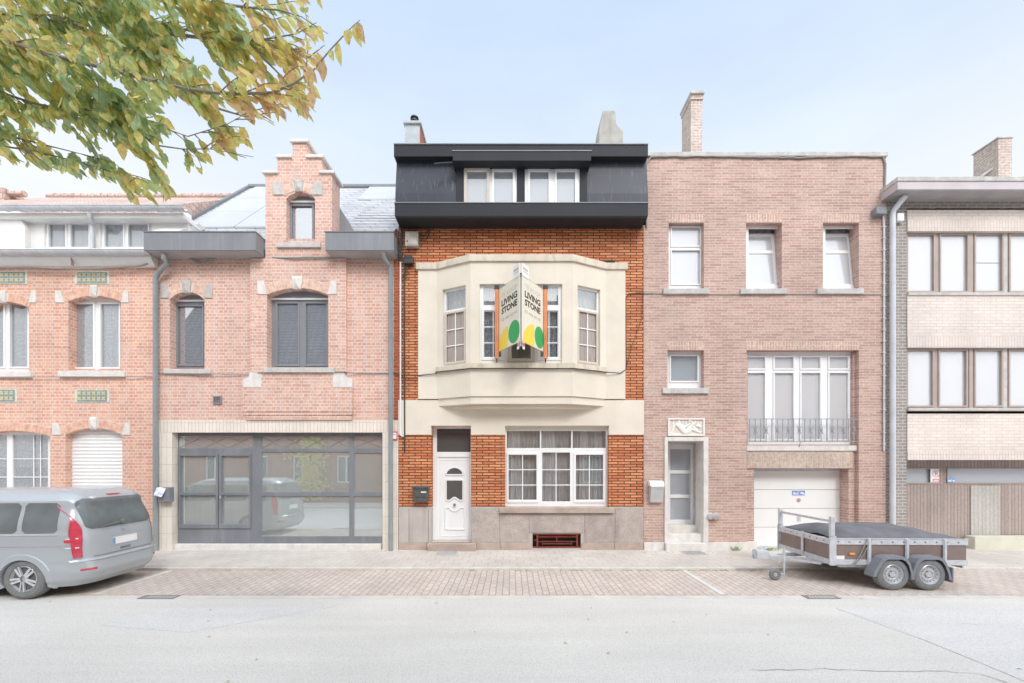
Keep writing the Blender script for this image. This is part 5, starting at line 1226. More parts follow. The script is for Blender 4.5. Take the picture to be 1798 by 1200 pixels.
for x in (3.48, -6.9): structure(MB().box(x-.05, x+.05, yl1+.02, yk1-.01, LZ+.001, LZ+.005).build('parking_line', M['line']))
# drain grates
for (xa, xb_, lab) in ((G2(1420,1052)[0], G2(1478,1052)[0], 'right'), (G2(228,1056)[0], G2(292,1056)[0], 'left')):
    o = empty('drain_grate', ((xa+xb_)/2, (yl1+yr0)/2, LZ), 'pale iron street drain in the gutter strip ' + ('in front of the trailer' if lab == 'right' else 'behind the parked van'), 'drain', 'street drains')
    fr_ = MB(); y0_, y1_ = yr0-.02, yl1-.03
    for (p, q, r_, s_) in ((xa, xb_, y0_, y0_+.03), (xa, xb_, y1_-.03, y1_), (xa, xa+.03, y0_+.031, y1_-.031), (xb_-.03, xb_, y0_+.031, y1_-.031)): fr_.box(p, q, r_, s_, LZ-.02, LZ+.006)
    fr_.build('frame', M['cablep'], o)
    br = MB(); n = 9
    for i in range(n): x = xa+.05+(xb_-xa-.1)*(i+.5)/n; br.add([(x-.015,y0_+.03,LZ+.003),(x+.01,y0_+.03,LZ+.003),(x+.045,y1_-.03,LZ+.003),(x+.02,y1_-.03,LZ+.003)], [(0,1,2,3)])
    br.build('bars', M['kerbc'], o)
    MB().box(xa+.03, xb_-.03, y0_+.03, y1_-.03, LZ-.002, LZ+.0005).build('sump', M['darkpale'], o)
# doormats (iron foot grates in the pavement)
def mat_(px0, px1, py0, py1, label):
    q = [G2(px0,py0,0), G2(px1,py0,0), G2(px1+ (px1-899)*.02,py1,0), G2(px0+(px0-899)*.02,py1,0)]
    fl = MB(); x0, x1, y0_, y1_ = q[0][0], q[1][0], q[2][1], q[0][1]
    o = empty('doormat', ((x0+x1)/2, (y0_+y1_)/2, 0), label, 'doormat')
    fl.box(x0, x1, y0_, y1_, .001, .006); fl.build('frame', M['sill'], o, bevel=.002)
    r_ = MB()
    for i in range(14): xx = x0+.03+(x1-x0-.06)*(i+.5)/14; r_.box(xx-.008, xx+.008, y0_+.02, y1_-.02, .0065, .010)
    r_.build('ribs', M['soffitB'], o)
mat_(768, 806, 968, 976, 'worn grey doormat grate sunk in the pavement before the white panelled door')
M['matb'] = plain('brown_mat', C(196,180,172,EG), .9)
mat_(1190, 1228, 967, 975, 'brownish doormat grate in the pavement before the stone framed door')
# weeds: kerb joint growth and clumps
M['weed'] = plain('weed_green', C(176,196,140,1.1), .7, .2, 20)
def blades(spots, name):
    q = MB()
    for (x, y, z, n, h) in spots:
        for i in range(n):
            a = rnd.uniform(0, 6.28); l = h*rnd.uniform(.5, 1.1); w = .006+l*.06; tip = (x+math.cos(a)*l*.7, y+math.sin(a)*l*.7, z+l*rnd.uniform(.5, 1)); bx = x+rnd.uniform(-.02,.02); by = y+rnd.uniform(-.01,.01)
            dx, dy = -math.sin(a)*w, math.cos(a)*w; mx, my, mz = (bx+tip[0])/2, (by+tip[1])/2, (z+tip[2])/2+l*.12
            q.add([(bx,by,z),(mx-dx,my-dy,mz),tip,(mx+dx,my+dy,mz)], [(0,1,2,3)])
    return q.build(name, M['weed'], fix=False)
sp = []
for i in range(260):
    x = rnd.gauss(3.2, 2.6) if rnd.random() < .7 else rnd.uniform(-8, 8)
    sp.append((x, yk1-.012+rnd.uniform(-.012, .012), LZ, 3, .018+.03*rnd.random()**2))
for i in range(90): sp.append((rnd.uniform(3, 8), rnd.choice([-.04, -.33, -.63, -.93])+rnd.uniform(-.01, .01), .001, 3, .02))
tag(blades(sp, 'joint_weeds'), 'small green weeds growing along the kerb joint', 'weeds', kind='stuff')
for (px, n, h, lab) in ((1290, 26, .13, 'low leafy green weed at the stone plinth left of the garage'), (1346, 26, .13, 'leafy green weed at the left foot of the garage door'), (1522, 20, .2, 'green weed behind the trailer right of the garage'), (1362, 14, .07, 'tiny green weed sprouting by the garage threshold')):
    tag(blades([(X(px)+rnd.uniform(-.08,.08), -.09 if px != 1522 else -.06, 0 if px != 1522 else .0, n//4, h) for _ in range(5)], 'weed'), lab, 'plant')
if True:
    tag(blades([(X(1523), -.09, .0, 18, .75)], 'weed') , 'taller green weed showing above the trailer cover', 'plant')
# fallen leaves
M['fallen'] = plain('fallen_leaf', C(222,196,150,EG), .8, .2, 5)
q = MB()
for i in range(46):
    x, y = rnd.uniform(-8, 8), rnd.uniform(-8.5, -1.9); 
    if y > yr0-.3 and rnd.random() < .5: continue
    a = rnd.uniform(0, 6.28); s_ = rnd.uniform(.02, .035); ca, sa = math.cos(a)*s_, math.sin(a)*s_; z = LZ+.001 
    q.add([(x-ca,y-sa,z),(x+sa*.5,y-ca*.5,z+.008),(x+ca,y+sa,z),(x-sa*.5,y+ca*.5,z+.006)], [(0,1,2,3)])
tag(q.build('fallen_leaves', M['fallen'], fix=False), 'few dry fallen leaves scattered on the road', 'leaves', kind='stuff')

# ================================================================== TRAILER
ty = R(-1.8)
T = empty('car_trailer', (5.57, -2.96, 0), 'galvanised tandem axle trailer with brown side boards parked before the white garage door', 'trailer', rz=ty)
TL, TW = 2.34, 1.52; zb, zm0, zm1, zt = .33, .42, .66, .78    # local: x along, y away from the street
fr_ = MB()
fr_.box(0, TL, 0, .05, zb, zm0); fr_.box(0, TL, TW-.05, TW, zb, zm0); fr_.box(0, .05, .051, TW-.051, zb, zm0); fr_.box(TL-.05, TL, .051, TW-.051, zb, zm0)
for x in (.6, 1.2, 1.8): fr_.box(x, x+.06, .051, TW-.051, zb+.01, zb+.07)
fr_.box(.2, 1.0, .06, .12, zb-.06, zb-.002)
for x in (1.02, 1.63): fr_.tube([(x, .02, .24), (x, TW-.02, .24)], .035, 10)
FRM = fr_.build('frame', M['galv'], T, bevel=.004)
bd = MB(); bd.box(.05, TL-.02, .012, .03, zm0+.001, zm1+.02); bd.box(.05, TL-.02, TW-.03, TW-.012, zm0+.001, zm1+.02); bd.box(.012, .03, .04, TW-.04, zm0+.001, zm1+.02); bd.box(TL-.03, TL-.012, .04, TW-.04, zm0+.001, zm1+.02)
bd.box(.03, TL-.03, .031, TW-.031, zm0+.0, zm0+.02)
bd.build('side_board', M['plyw'], T)
rl = MB()
rl.box(-.004, TL, -.004, .036, zm1+.022, zt); rl.box(-.004, TL, TW-.036, TW+.004, zm1+.022, zt); rl.box(-.004, .036, .037, TW-.037, zm1+.022, zt); rl.box(TL-.036, TL, .037, TW-.037, zm1+.022, zt)
for x in (0, TL): rl.box(-.012, TL+.008, -.012, .045, zt+.001, zt+.012) if x == 0 else rl.box(-.012, TL+.008, TW-.045, TW+.012, zt+.001, zt+.012)
RAIL = rl.build('top_rail', M['galv'], T, bevel=.003)
eye = MB()
for i in range(12): eye.lathe([(.014,0),(.014,-.004),(.006,-.012)], (.14+i*.185, -.0045, (zm1+zt)/2+.012), 'y', 10)
for i in range(7): eye.lathe([(.014,0),(.014,-.004),(.006,-.012)], (-.0045, .15+i*.19, (zm1+zt)/2+.012), 'x', 10)
eye.build('tarp_button', M['darkpale'], RAIL)
ps_ = MB()
for x in (.63, 1.27, 1.91): ps_.box(x, x+.06, -.02, -.001, zb+.01, zt+.02); ps_.box(x+.012, x+.048, -.03, -.0205, zb+.02, zt)
ps_.box(-.02, -.001, TW/2-.05, TW/2+.01, zb+.01, zt+.02)
ps_.build('side_post', M['galv'], T, bevel=.003)
for yy in (0, TW):
    s_ = -1 if yy == 0 else 1
    MB().box(-.02, .09, yy-.03 if s_ < 0 else yy-.001, yy+.001 if s_ < 0 else yy+.03, zb-.01, zt+.05).box(-.015, .055, yy-.045, yy+.015, zt+.051, 1.17).build('corner_post', M['galv'], T, bevel=.004)
MB().bar((.02, -.0, 1.09), (.02, TW, 1.09), .03, .045).build('cross_bar', M['galv'], T, bevel=.004)
# drawbar, jockey wheel, coupling
db = MB(); db.bar((.5, .3, zb-.03), (-.60, TW/2-.03, zb-.03), .06, .08); db.bar((.5, TW-.3, zb-.03), (-.60, TW/2+.03, zb-.03), .06, .08); db.box(-.66, -.48, TW/2-.07, TW/2+.07, zb-.075, zb+.015)
db.bar((.0, .22, zb-.03), (-.35, .52, zb-.03), .04)
db.build('drawbar', M['galv'], T, bevel=.004)
cp_ = MB(); cp_.bar((-.60, TW/2, zb+.0), (-.88, TW/2, zb+.04), .07, .07); cp_.tube([(-.88,TW/2,zb-.05),(-.88,TW/2,zb+.07)], .045, 14); cp_.bar((-.83, TW/2, zb+.09), (-.60, TW/2, zb+.16), .03, .02)
CP = cp_.build('coupling', M['zinc'], T, bevel=.006)
lc = MB()
for i in range(8):
    a0, a1 = math.pi*i/8, math.pi*(i+1)/8
    lc.box(-.90, -.68, TW/2-.1*math.cos(a0), TW/2-.1*math.cos(a1)+.0, zb-.05, zb+.06+.05*math.sin((a0+a1)/2))
lc.build('coupling_lock', M['zinc'], CP, bevel=.008)
MB().box(-.93, -.905, TW/2-.02, TW/2+.02, zb-.06, zb-.0).build('lock_tag', M['blue'], CP)
jx, jy = -.52, .34
jw = MB(); jw.tube([(jx, jy+.12, .27), (jx, jy+.12, .50)], .022, 12); jw.tube([(jx, jy+.12, .03), (jx, jy+.12, .27)], .017, 12); jw.tube([(jx, jy+.12, .50), (jx, jy+.12, .55)], .012, 8); jw.bar((jx-.1, jy+.12, .26), (jx+.03, jy+.2, .28), .02); jw.bar((jx, jy+.12, .05), (jx-.17, jy+.12, .045), .02, .03)
JW = jw.build('jockey_leg', M['galv'], T)
MB().lathe([(.045,-.025),(.085,-.03),(.102,-.015),(.102,.015),(.085,.03),(.045,.025)], (jx-.19, jy+.08, .045), 'y', 28).build('jockey_wheel', M['tyre'], T, smooth=True)
MB().lathe([(.001,-.02),(.02,-.03),(.05,-.018),(.06,-.026),(.06,.026),(.001,.02)], (jx-.19, jy+.08, .045), 'y', 24).build('jockey_hub', M['rim'], T, smooth=True)
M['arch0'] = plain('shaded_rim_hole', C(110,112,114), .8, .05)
def wheel(root, c, r, wd, name_t, rimmat, side=-1, holes=12):
    h = wd/2; t_ = MB().lathe([(r*.62,-h*.8),(r*.66,-h),(r*.86,-h*1.02),(r*.97,-h*.8),(r,-h*.45),(r,h*.45),(r*.97,h*.8),(r*.86,h*1.02),(r*.66,h),(r*.62,h*.8)], c, 'y', 44, cap=False)
    o = t_.build('wheel', M['tyre'], root, smooth=True)
    s = side
    p = [(r*.635,h*.86*s),(r*.60,h*.94*s),(r*.58,h*.70*s),(r*.50,h*.35*s),(r*.40,h*.55*s),(r*.30,h*.60*s),(r*.20,h*.42*s),(r*.18,h*.72*s),(.001,h*.78*s)]
    rm = MB().lathe(p, c, 'y', 36, cap=False).build('rim', rimmat, o, smooth=True)
    return o, rm
grv = []
for x in (.93, 1.53):
    for yy, sd in ((-.11, -1), (TW+.11, 1)):
        o, rm = wheel(T, (x, yy, .21), .27, .165, 'trailer', M['rim'], sd)
        hm = MB()
        for i in range(14):
            a = 2*math.pi*i/14; rr_ = .125
            hm.lathe([(.010,0),(.010,.003*sd)], (x+rr_*math.cos(a), yy+sd*.058, .21+rr_*math.sin(a)), 'y', 8)
        for i in range(4):
            a = 2*math.pi*i/4+.4; hm.lathe([(.009,0),(.008,.02*sd)], (x+.055*math.cos(a), yy+sd*.045, .21+.055*math.sin(a)), 'y', 8)
        hm.build('rim_hole', M['arch0'], o)
        # mudguard: flat topped arch with a lip
        s_ = sd; yi, yo = yy-sd*.10, yy+sd*.105
        prof = [(-.33, .12), (-.31, .24), (-.25, .40), (-.20, .475), (-.13, .51), (.13, .51), (.20, .475), (.25, .40), (.31, .24), (.33, .12)] if x > 1.3 else [(-.36, .17), (-.33, .26), (-.25, .40), (-.20, .475), (-.13, .51), (.13, .51), (.20, .475), (.25, .40), (.295, .24), (.30, .17)]
        fd = MB()
        for (p_, q_) in zip(prof[:-1], prof[1:]):
            vs = []
            for yv in (yi, yo):
                for (u_, v_), o_ in ((p_, 0), (q_, 0), (q_, .012), (p_, .012)):
                    vs.append((x+u_*(1+o_), yv, v_+.0+o_))
            fd.add(vs, [(0,1,2,3),(7,6,5,4),(0,4,5,1),(3,2,6,7)])
            k1 = .88   # outer lip folded down
            fd.add([(x+p_[0]*1.01,yo,p_[1]+.012),(x+q_[0]*1.01,yo,q_[1]+.012),(x+q_[0]*k1,yo+sd*.006,.21+(q_[1]-.21)*k1),(x+p_[0]*k1,yo+sd*.006,.21+(p_[1]-.21)*k1)], [(0,1,2,3)])
        fd.build('mudguard', M['fender'], T)
MB().box(1.88, 1.91, -.2, -.02, .08, .34).build('mud_flap', M['fender'], T, bevel=.01)
M['amber'] = plain('amber_marker', C(240,166,70), .3, .03)
MB().box(.33, .42, -.012, .011, .50, .54).build('side_marker', M['amber'], T, bevel=.004)
MB().box(.11, .25, .004, .0115, .425, .485).build('data_plate', M['white'], T)
MB().tube([(.62, -.022, zt+.01), (.50, -.02, .5), (.36, -.03, zb-.02)], .008, 6).tube([(.70, -.022, zt+.01), (.55, -.02, .5), (.38, -.03, zb-.02)], .008, 6).build('tie_cord', M['cablep'], T)
# cargo net bulging over a load
def cover(u, v):
    x = .10+(TL-.12)*u; y_ = .02+(TW-.04)*v
    e = min(1, u/.13)*min(1, (1-u)/.30); s_ = math.sin(math.pi*min(1, max(0, v)))**.55
    h = .15*s_*(e**.6) + .010*math.sin(9*u+5*v)*s_ + .008*math.sin(31*u-14*v)*s_ + .024*noise.noise(Vector((u*5, v*4, 0)))*s_
    x += .10*(1-v)*(1-u)**4 - .0
    return (x, y_, zt+.014+h-(.03*(1-e)*s_))
nu, nv = 60, 40; cv = MB(); cv.v = [cover(i/nu, j/nv) for j in range(nv+1) for i in range(nu+1)]
cv.f = [(j*(nu+1)+i, j*(nu+1)+i+1, (j+1)*(nu+1)+i+1, (j+1)*(nu+1)+i) for j in range(nv) for i in range(nu)]
NET = cv.build('cargo_net', M['tarp'], None, smooth=True)
NET.location = T.location; NET.rotation_euler = T.rotation_euler
tag(NET, 'grey cargo net bulging over the load of the trailer', 'cover')
sl_ = MB(); sl_.bar((.06, .5, zt-.05), (.45, .30, zt-.0), .05, .02); sl_.bar((.05, .9, zt-.08), (.5, .7, zt-.02), .05, .02)
PL = sl_.build('wooden_plank', M['screen'], None); PL.location = T.location; PL.rotation_euler = T.rotation_euler
tag(PL, 'pale wooden planks peeping out under the front of the cargo net', 'planks')
MB().box(TL, TL+.03, .1, TW-.1, .26, .32).build('rear_bumper_bar', M['galv'], T)
for yy in (.06, TW-.22): MB().box(TL+.001, TL+.05, yy, yy+.16, .34, .42).build('rear_light', M['redpale'], T, bevel=.008)

# ================================================================== VAN
V_ = empty('minivan', (-6.86, -2.78, LZ), 'silver grey minivan with dark rear windows parked at the left kerb', 'car', rz=R(182.5))
V_.scale = (1, .945, .95)
# local: x from 0 (rear) to 4.95 (front, pointing to the left of the photo), y>0 is the street side
VL, VW = 4.95, .93
def sstep(t): t = max(0, min(1, t)); return t*t*(3-2*t)
def tab(z, T_):
    for (a, b), (c, d) in zip(T_[:-1], T_[1:]):
        if z <= c: return b+(d-b)*sstep((z-a)/(c-a)) if z > a else b
    return T_[-1][1]
WT = [(.18,.84),(.32,.90),(.5,.925),(.85,.93),(1.02,.915),(1.15,.885),(1.62,.775),(1.74,.70),(1.80,.58),(1.825,.40)]
RT = [(.18,.16),(.30,.05),(.42,.0),(.58,.02),(.64,.06),(.95,.075),(1.15,.11),(1.6,.22),(1.70,.28),(1.80,.42),(1.825,.6)]
FT = [(.18,4.75),(.32,4.9),(.6,4.95),(.8,4.85),(.98,4.55),(1.08,4.0),(1.5,3.2),(1.74,2.75),(1.80,2.5),(1.825,2.3)]
NE = 7.0
def halfw(z): return tab(z, WT)
def prf(z, u):    # half width at length u
    a0, a1 = tab(z, RT), tab(z, FT); c = (a0+a1)/2; a = (a1-a0)/2; t = abs((u-c)/a)
    ne = 11.0
    if t >= 1: return 0
    return halfw(z)*(1-t**ne)**(1/5.0)
def ureal(z, y):  # rear surface position for a given y
    a0, a1 = tab(z, RT), tab(z, FT); c = (a0+a1)/2; a = (a1-a0)/2; w = halfw(z)
    k = min(.999999, abs(y)/w); return c-a*(1-k**5.0)**(1/11.0)
zs = [.18,.22,.26,.30,.34,.38,.42,.46,.5,.54,.58,.60,.62,.64,.68,.72,.76,.8,.85,.9,.95,1.0,1.04,1.08,1.12,1.18,1.25,1.32,1.4,1.48,1.55,1.62,1.66,1.70,1.74,1.77,1.80,1.815,1.825]
us = []
wr = .345; wheels_x = (.93, 3.92)
def ring(z):
    pts = []; a0, a1 = tab(z, RT), tab(z, FT); c = (a0+a1)/2; a = (a1-a0)/2; w = halfw(z)
    L1 = [math.sin(math.pi/2*(-1+2*i/300)) for i in range(301)]
    for s in (1, -1):
        for t in (L1 if s > 0 else L1[::-1]):
            tt = max(-1, min(1, math.copysign(abs(t)**.8, t))); y = s*w*(max(0, 1-abs(tt)**11))**(1/5.0); u = c+a*tt
            pts.append((u, y, z))
    return pts
vb = MB(); n = None
for z in zs:
    rg = ring(z); n = len(rg); base = len(vb.v)
    for (u, y, z_) in rg:
        for wx in wheels_x:
            d = math.hypot(u-wx, z_-.32)
            if d < wr+.045 and abs(y) > .5: y = math.copysign(.60, y)
        vb.v.append((u, y, z_))
m_ = len(zs)
for j in range(m_-1):
    for i in range(n):
        i2 = (i+1) % n; vb.f.append((j*n+i, j*n+i2, (j+1)*n+i2, (j+1)*n+i))
vb.f.append(tuple((m_-1)*n+i for i in range(n))); vb.f.append(tuple(reversed([i for i in range(n)])))
M['vanpaint'] = plain('silver_grey_car_paint', C(180,186,191,EV), .2, .03, 1, metal=.15, spec=.6)
M['vanglass'] = plain('tinted_car_glass', C(112,119,121,EV), .05, .15, 2.5, spec=.5)
M['vantrim'] = plain('chrome_trim', C(210,214,218,EV), .2, .05, 4, metal=.4)
M['tail'] = plain('tail_lamp_red', C(205,70,90,EV), .15, .18, 9, spec=.8)
M['tailw'] = plain('tail_lamp_clear', C(235,225,228,EV), .15, .1, 9)
M['arch'] = plain('wheel_arch_liner', C(120,124,126,EV), .8)
VB = vb.build('body', M['vanpaint'], V_, smooth=True)
def wedge_arch(wx, s):
    mb = MB(); k = 26
    for i in range(k):
        a0, a1 = math.pi*(-.12+1.24*i/k), math.pi*(-.12+1.24*(i+1)/k); vs = []
        for a in (a0, a1):
            for rr, yy in ((wr+.0, .020), (wr+.085, .015), (wr+.11, -.02), (wr-.0, -.2)):
                u = wx+rr*math.cos(a); z = .32+rr*math.sin(a); zc = max(.2, z); y = prf(zc, u)
                vs.append((u, s*(max(y, .80)+yy), z))
        mb.add(vs, [(0,1,5,4),(1,2,6,5),(3,0,4,7)])
    mb.build('wheel_arch', M['vanpaint'], V_, smooth=True)
for wx in wheels_x:
    for s in (1, -1):
        wedge_arch(wx, s)
        o, rm = wheel(V_, (wx, s*.80, .325), .325, .215, 'van', M['rim'], s)
        o.scale = (1, 1, 1/.95); spk = MB()
        for i in range(10):
            a = 2*math.pi*i/10+.1; b_ = a+(.16 if i % 2 else -.16)
            spk.bar((wx+.05*math.cos(a), s*(.80+.10), .325+.05*math.sin(a)), (wx+.205*math.cos(b_), s*(.80+.095), .325+.205*math.sin(b_)), .02, .035)
        spk.build('rim_spoke', M['vantrim'], o, bevel=.004)
        MB().lathe([(.195,.0),(.195,.004*s)], (wx, s*(.80+.062), .325), 'y', 30).build('rim_back', M['arch0'], o)
def rearpatch(y0, y1, z0, z1, off, name, mat, rc=.12, par=None, nz=14, ny=24, fn=None):
    mb = MB()
    for j in range(nz+1):
        z = z0+(z1-z0)*j/nz; dz = min(z-z0, z1-z); ins = 0
        if dz < rc: ins = rc-math.sqrt(max(0, rc*rc-(rc-dz)**2))
        a, b = y0+ins, y1-ins
        if fn: a, b = fn(z, a, b)
        for i in range(ny+1):
            y = a+(b-a)*i/ny; mb.v.append((ureal(z, y)-off, y, z))
    mb.f = [(j*(ny+1)+i, j*(ny+1)+i+1, (j+1)*(ny+1)+i+1, (j+1)*(ny+1)+i) for j in range(nz) for i in range(ny)]
    nb = len(mb.v)
    for (u, y, z) in list(mb.v): mb.v.append((u+off+.01, y, z))
    ringi = [i for i in range(ny+1)]+[j*(ny+1)+ny for j in range(1, nz+1)]+[nz*(ny+1)+i for i in range(ny-1, -1, -1)]+[j*(ny+1) for j in range(nz-1, 0, -1)]
    for p, q in zip(ringi, ringi[1:]+ringi[:1]): mb.f.append((p, q, q+nb, p+nb))
    return mb.build(name, mat, par or V_, smooth=True)
def sidepatch(u0, u1, z0, z1, off, name, mat, rc=.06, s=1, par=None, slant=0, nz=10, nu=20):
    mb = MB()
    for j in range(nz+1):
        z = z0+(z1-z0)*j/nz; dz = min(z-z0, z1-z); ins = 0
        if dz < rc: ins = rc-math.sqrt(max(0, rc*rc-(rc-dz)**2))
        a, b = u0+ins+slant*(j/nz), u1-ins+slant*(j/nz)
        for i in range(nu+1):
            u = a+(b-a)*i/nu; mb.v.append((u, s*(prf(z, u)+off), z))
    mb.f = [(j*(nu+1)+i, j*(nu+1)+i+1, (j+1)*(nu+1)+i+1, (j+1)*(nu+1)+i) for j in range(nz) for i in range(nu)]
    nb = len(mb.v)
    for (u, y, z) in list(mb.v): mb.v.append((u, y-s*(off+.01), z))
    ringi = [i for i in range(nu+1)]+[j*(nu+1)+nu for j in range(1, nz+1)]+[nz*(nu+1)+i for i in range(nu-1, -1, -1)]+[j*(nu+1) for j in range(nz-1, 0, -1)]
    for p, q in zip(ringi, ringi[1:]+ringi[:1]): mb.f.append((p, q, q+nb, p+nb))
    return mb.build(name, mat, par or V_, smooth=True)
RW = rearpatch(-.70, .70, 1.13, 1.66, .006, 'rear_window', M['vanglass'], .10)
rearpatch(-.13, .13, 1.705, 1.722, .012, 'brake_light', M['tail'], .008)
rearpatch(-.26, .26, .80, .925, .010, 'licence_plate', M['white'], .01)
rearpatch(.225, .26, .805, .92, .013, 'plate_band', M['blue'], .005)
rearpatch(-.34, .34, .765, .98, .003, 'plate_recess', M['vanpaint'], .05)
rearpatch(-.62, .62, .655, .665, .004, 'tailgate_seam', M['arch'], .004)
rearpatch(-.10, .12, .695, .735, .006, 'tailgate_handle', M['arch'], .012)
rearpatch(-.86, .86, .60, .64, .02, 'bumper_top', M['vanpaint'], .015)
rearpatch(-.80, -.62, .44, .475, .006, 'reflector', M['tail'], .01); rearpatch(.62, .80, .44, .475, .006, 'reflector', M['tail'], .01)
wp = MB(); wp.tube([(ureal(1.20,.05)-.03,.05,1.20),(ureal(1.17,.5)-.03,.50,1.155)], .010, 8); wp.lathe([(.03,0),(.04,-.03),(.02,-.045)], (ureal(1.2,.04), .04, 1.2), 'x', 14)
wp.build('rear_wiper', M['arch'], V_, smooth=True)
# oval emblem with a slanted letter shape
zc, em = 1.055, MB()
for i in range(28):
    a0, a1 = 2*math.pi*i/28, 2*math.pi*(i+1)/28
    em.bar((ureal(zc,0)-.014, .07*math.cos(a0), zc+.037*math.sin(a0)), (ureal(zc,0)-.014, .07*math.cos(a1), zc+.037*math.sin(a1)), .009)
em.tube([(ureal(zc,0)-.014, .05*math.cos(t), zc+.022*math.sin(t)) for t in [2*math.pi*i/16 for i in range(17)]], .004, 6)
em.tube([(ureal(zc,0)-.014, .018*math.cos(t), zc+.035*math.sin(t)) for t in [2*math.pi*i/16 for i in range(17)]], .004, 6)
em.build('badge', M['vantrim'], V_)
for s in (1, -1):
    def fn(z, a, b, s=s):
        return (a, b)
    mb = MB(); nz_ = 16                                       # tall tail lamp wrapping round the corner
    for j in range(nz_+1):
        t = j/nz_; z = .67+(1.56-.67)*t
        wtop = (1-sstep((t-.45)/.55))
        u_side = tab(z, RT)+.13+.09*wtop - .05*(1-t); yin = halfw(z)*(.985-.17*wtop)
        y_side = prf(z, u_side); u_in = ureal(z, yin)
        # follow the corner from the side to the rear
        for i in range(13):
            f = i/12; 
            u = u_side+(tab(z, RT)-u_side)*f; yv = prf(z, max(u, tab(z, RT)+1e-5))
            if yv < yin: yv = yin; u = u_in
            mb.v.append((u-.012*f, s*(yv+.012*(1-f)+.004), z))
    mb.f = [(j*13+i, j*13+i+1, (j+1)*13+i+1, (j+1)*13+i) for j in range(nz_) for i in range(12)]
    TLp = mb.build('tail_light', M['tail'], V_, smooth=True)
    if s > 0: rearpatch(.79, .86, .985, 1.005, .02, 'clear_lens_strip', M['tailw'], .005, TLp); rearpatch(.79, .87, .83, .85, .02, 'lamp_lens', M['tailw'], .005, TLp); rearpatch(.79, .87, .93, .975, .019, 'lamp_lens', M['red'], .005, TLp)  # pale and red strips of the lamp lens
    for (u0, u1, sln) in ((.44, .96, .05), (1.04, 2.05, .03), (2.13, 3.20, -.16)): sidepatch(u0, u1, 1.10, 1.60, .004, 'side_window', M['vanglass'], .05, s, slant=sln)
    sidepatch(.42, 3.6, 1.062, 1.085, .008, 'window_trim', M['vantrim'], .006, s)
    sidepatch(1.455, 1.465, .40, 1.06, .003, 'door_seam', M['arch'], .003, s); sidepatch(2.44, 2.45, .34, 1.06, .003, 'door_seam', M['arch'], .003, s)
    sidepatch(1.5, 1.72, .90, .93, .03, 'door_handle', M['vantrim'], .012, s); sidepatch(2.5, 2.72, .90, .93, .03, 'door_handle', M['vantrim'], .012, s)
    sidepatch(.25, 1.40, .885, .90, .006, 'body_crease', M['vantrim'], .005, s) if s > 0 else None
MB().box(.3, 4.7, -.7, .7, .16, .2).build('underbody', M['arch'], V_)

# ================================================================== OPPOSITE SIDE OF THE STREET (seen in the window reflections)
M['brickO'] = brick('opposite_brick', C(176,112,92), C(196,134,112), C(170,150,138), .225, .079, .01)
M['tileO'] = brick('opposite_roof_tile', C(126,128,134), C(146,148,154), C(84,86,92), .42, .24, .03, var=.08, bmp=.1)
for i, (x0, x1, he, lab) in enumerate(((-22, -7.5, 7.0, 'red brick house across the street facing the salmon brick house'), (-7.49, 3.0, 6.8, 'red brick house across the street facing the orange house'), (3.01, 22, 7.2, 'red brick house across the street facing the white garage door'))):
    o = empty('brick_house', (x0, -14.6, 0), lab, 'house', 'houses across the street')
    hs = []; x = x0+1.2
    while x < x1-1.6:
        hs += [(x, x+1.1, 1.0, 2.6), (x, x+1.1, 4.0, 5.6)]; x += 2.6
    MB().wall(x0, x1, -.2, he, -15.0, -14.6, hs).build('wall', M['brickO'], o)
    gl = MB(); wf = MB()
    for (a, b, c__, d__) in hs: gl.box(a+.06, b-.06, -14.78, -14.77, c__+.06, d__-.06); wf.wall(a, b, c__, d__, -14.8, -14.7, [(a+.08,(a+b)/2-.04,c__+.08,d__-.08),((a+b)/2+.04,b-.08,c__+.08,d__-.08)])
    wf.build('window', M['upvcw'], o); gl.build('pane', M['vanglass'], o)
    MB().add([(x0,-14.35,he-.1),(x1,-14.35,he-.1),(x1,-19,he+6.2),(x0,-19,he+6.2),(x0,-14.35,he-.3),(x1,-14.35,he-.3),(x0,-23,he-.1),(x1,-23,he-.1)], [(0,1,2,3),(4,5,1,0),(3,2,7,6),(0,3,6,4),(1,5,7,2)]).build('roof', M['tileO'], o)

# yellow climber on the house across the street, mirrored in the shop window
M['bark0'] = plain('ivy_stem', C(120,110,96), .9)
M['ivy'] = plain('yellow_ivy_leaf', (.88,.62,.18,1), .7, .3, 12)
o = empty('climbing_ivy', (-11.9, -14.5, 0), 'yellow autumn climber on the house across the street', 'climber'); iv = MB(); ri = random.Random(3)
for i in range(1500):
    z = 4.3*ri.random()**.9; x = -11.9+ri.gauss(0, .42+.12*math.sin(z*3)); y_ = -14.58+abs(ri.gauss(0, .10)); s_ = ri.uniform(.04, .08)
    a = ri.uniform(-.8, .8); b_ = ri.uniform(-.8, .8)
    iv.add([(x-s_,y_,z),(x,y_+s_*a,z-s_),(x+s_,y_+s_*b_,z),(x,y_,z+s_)], [(0,1,2,3)])
iv.build('foliage', M['ivy'], o, fix=False)
MB().tube([(-11.9,-14.52,-.1),(-11.85,-14.53,1.5),(-12,-14.55,3.5)], [.05,.035,.015], 8).build('stem', M['bark0'], o, smooth=True)

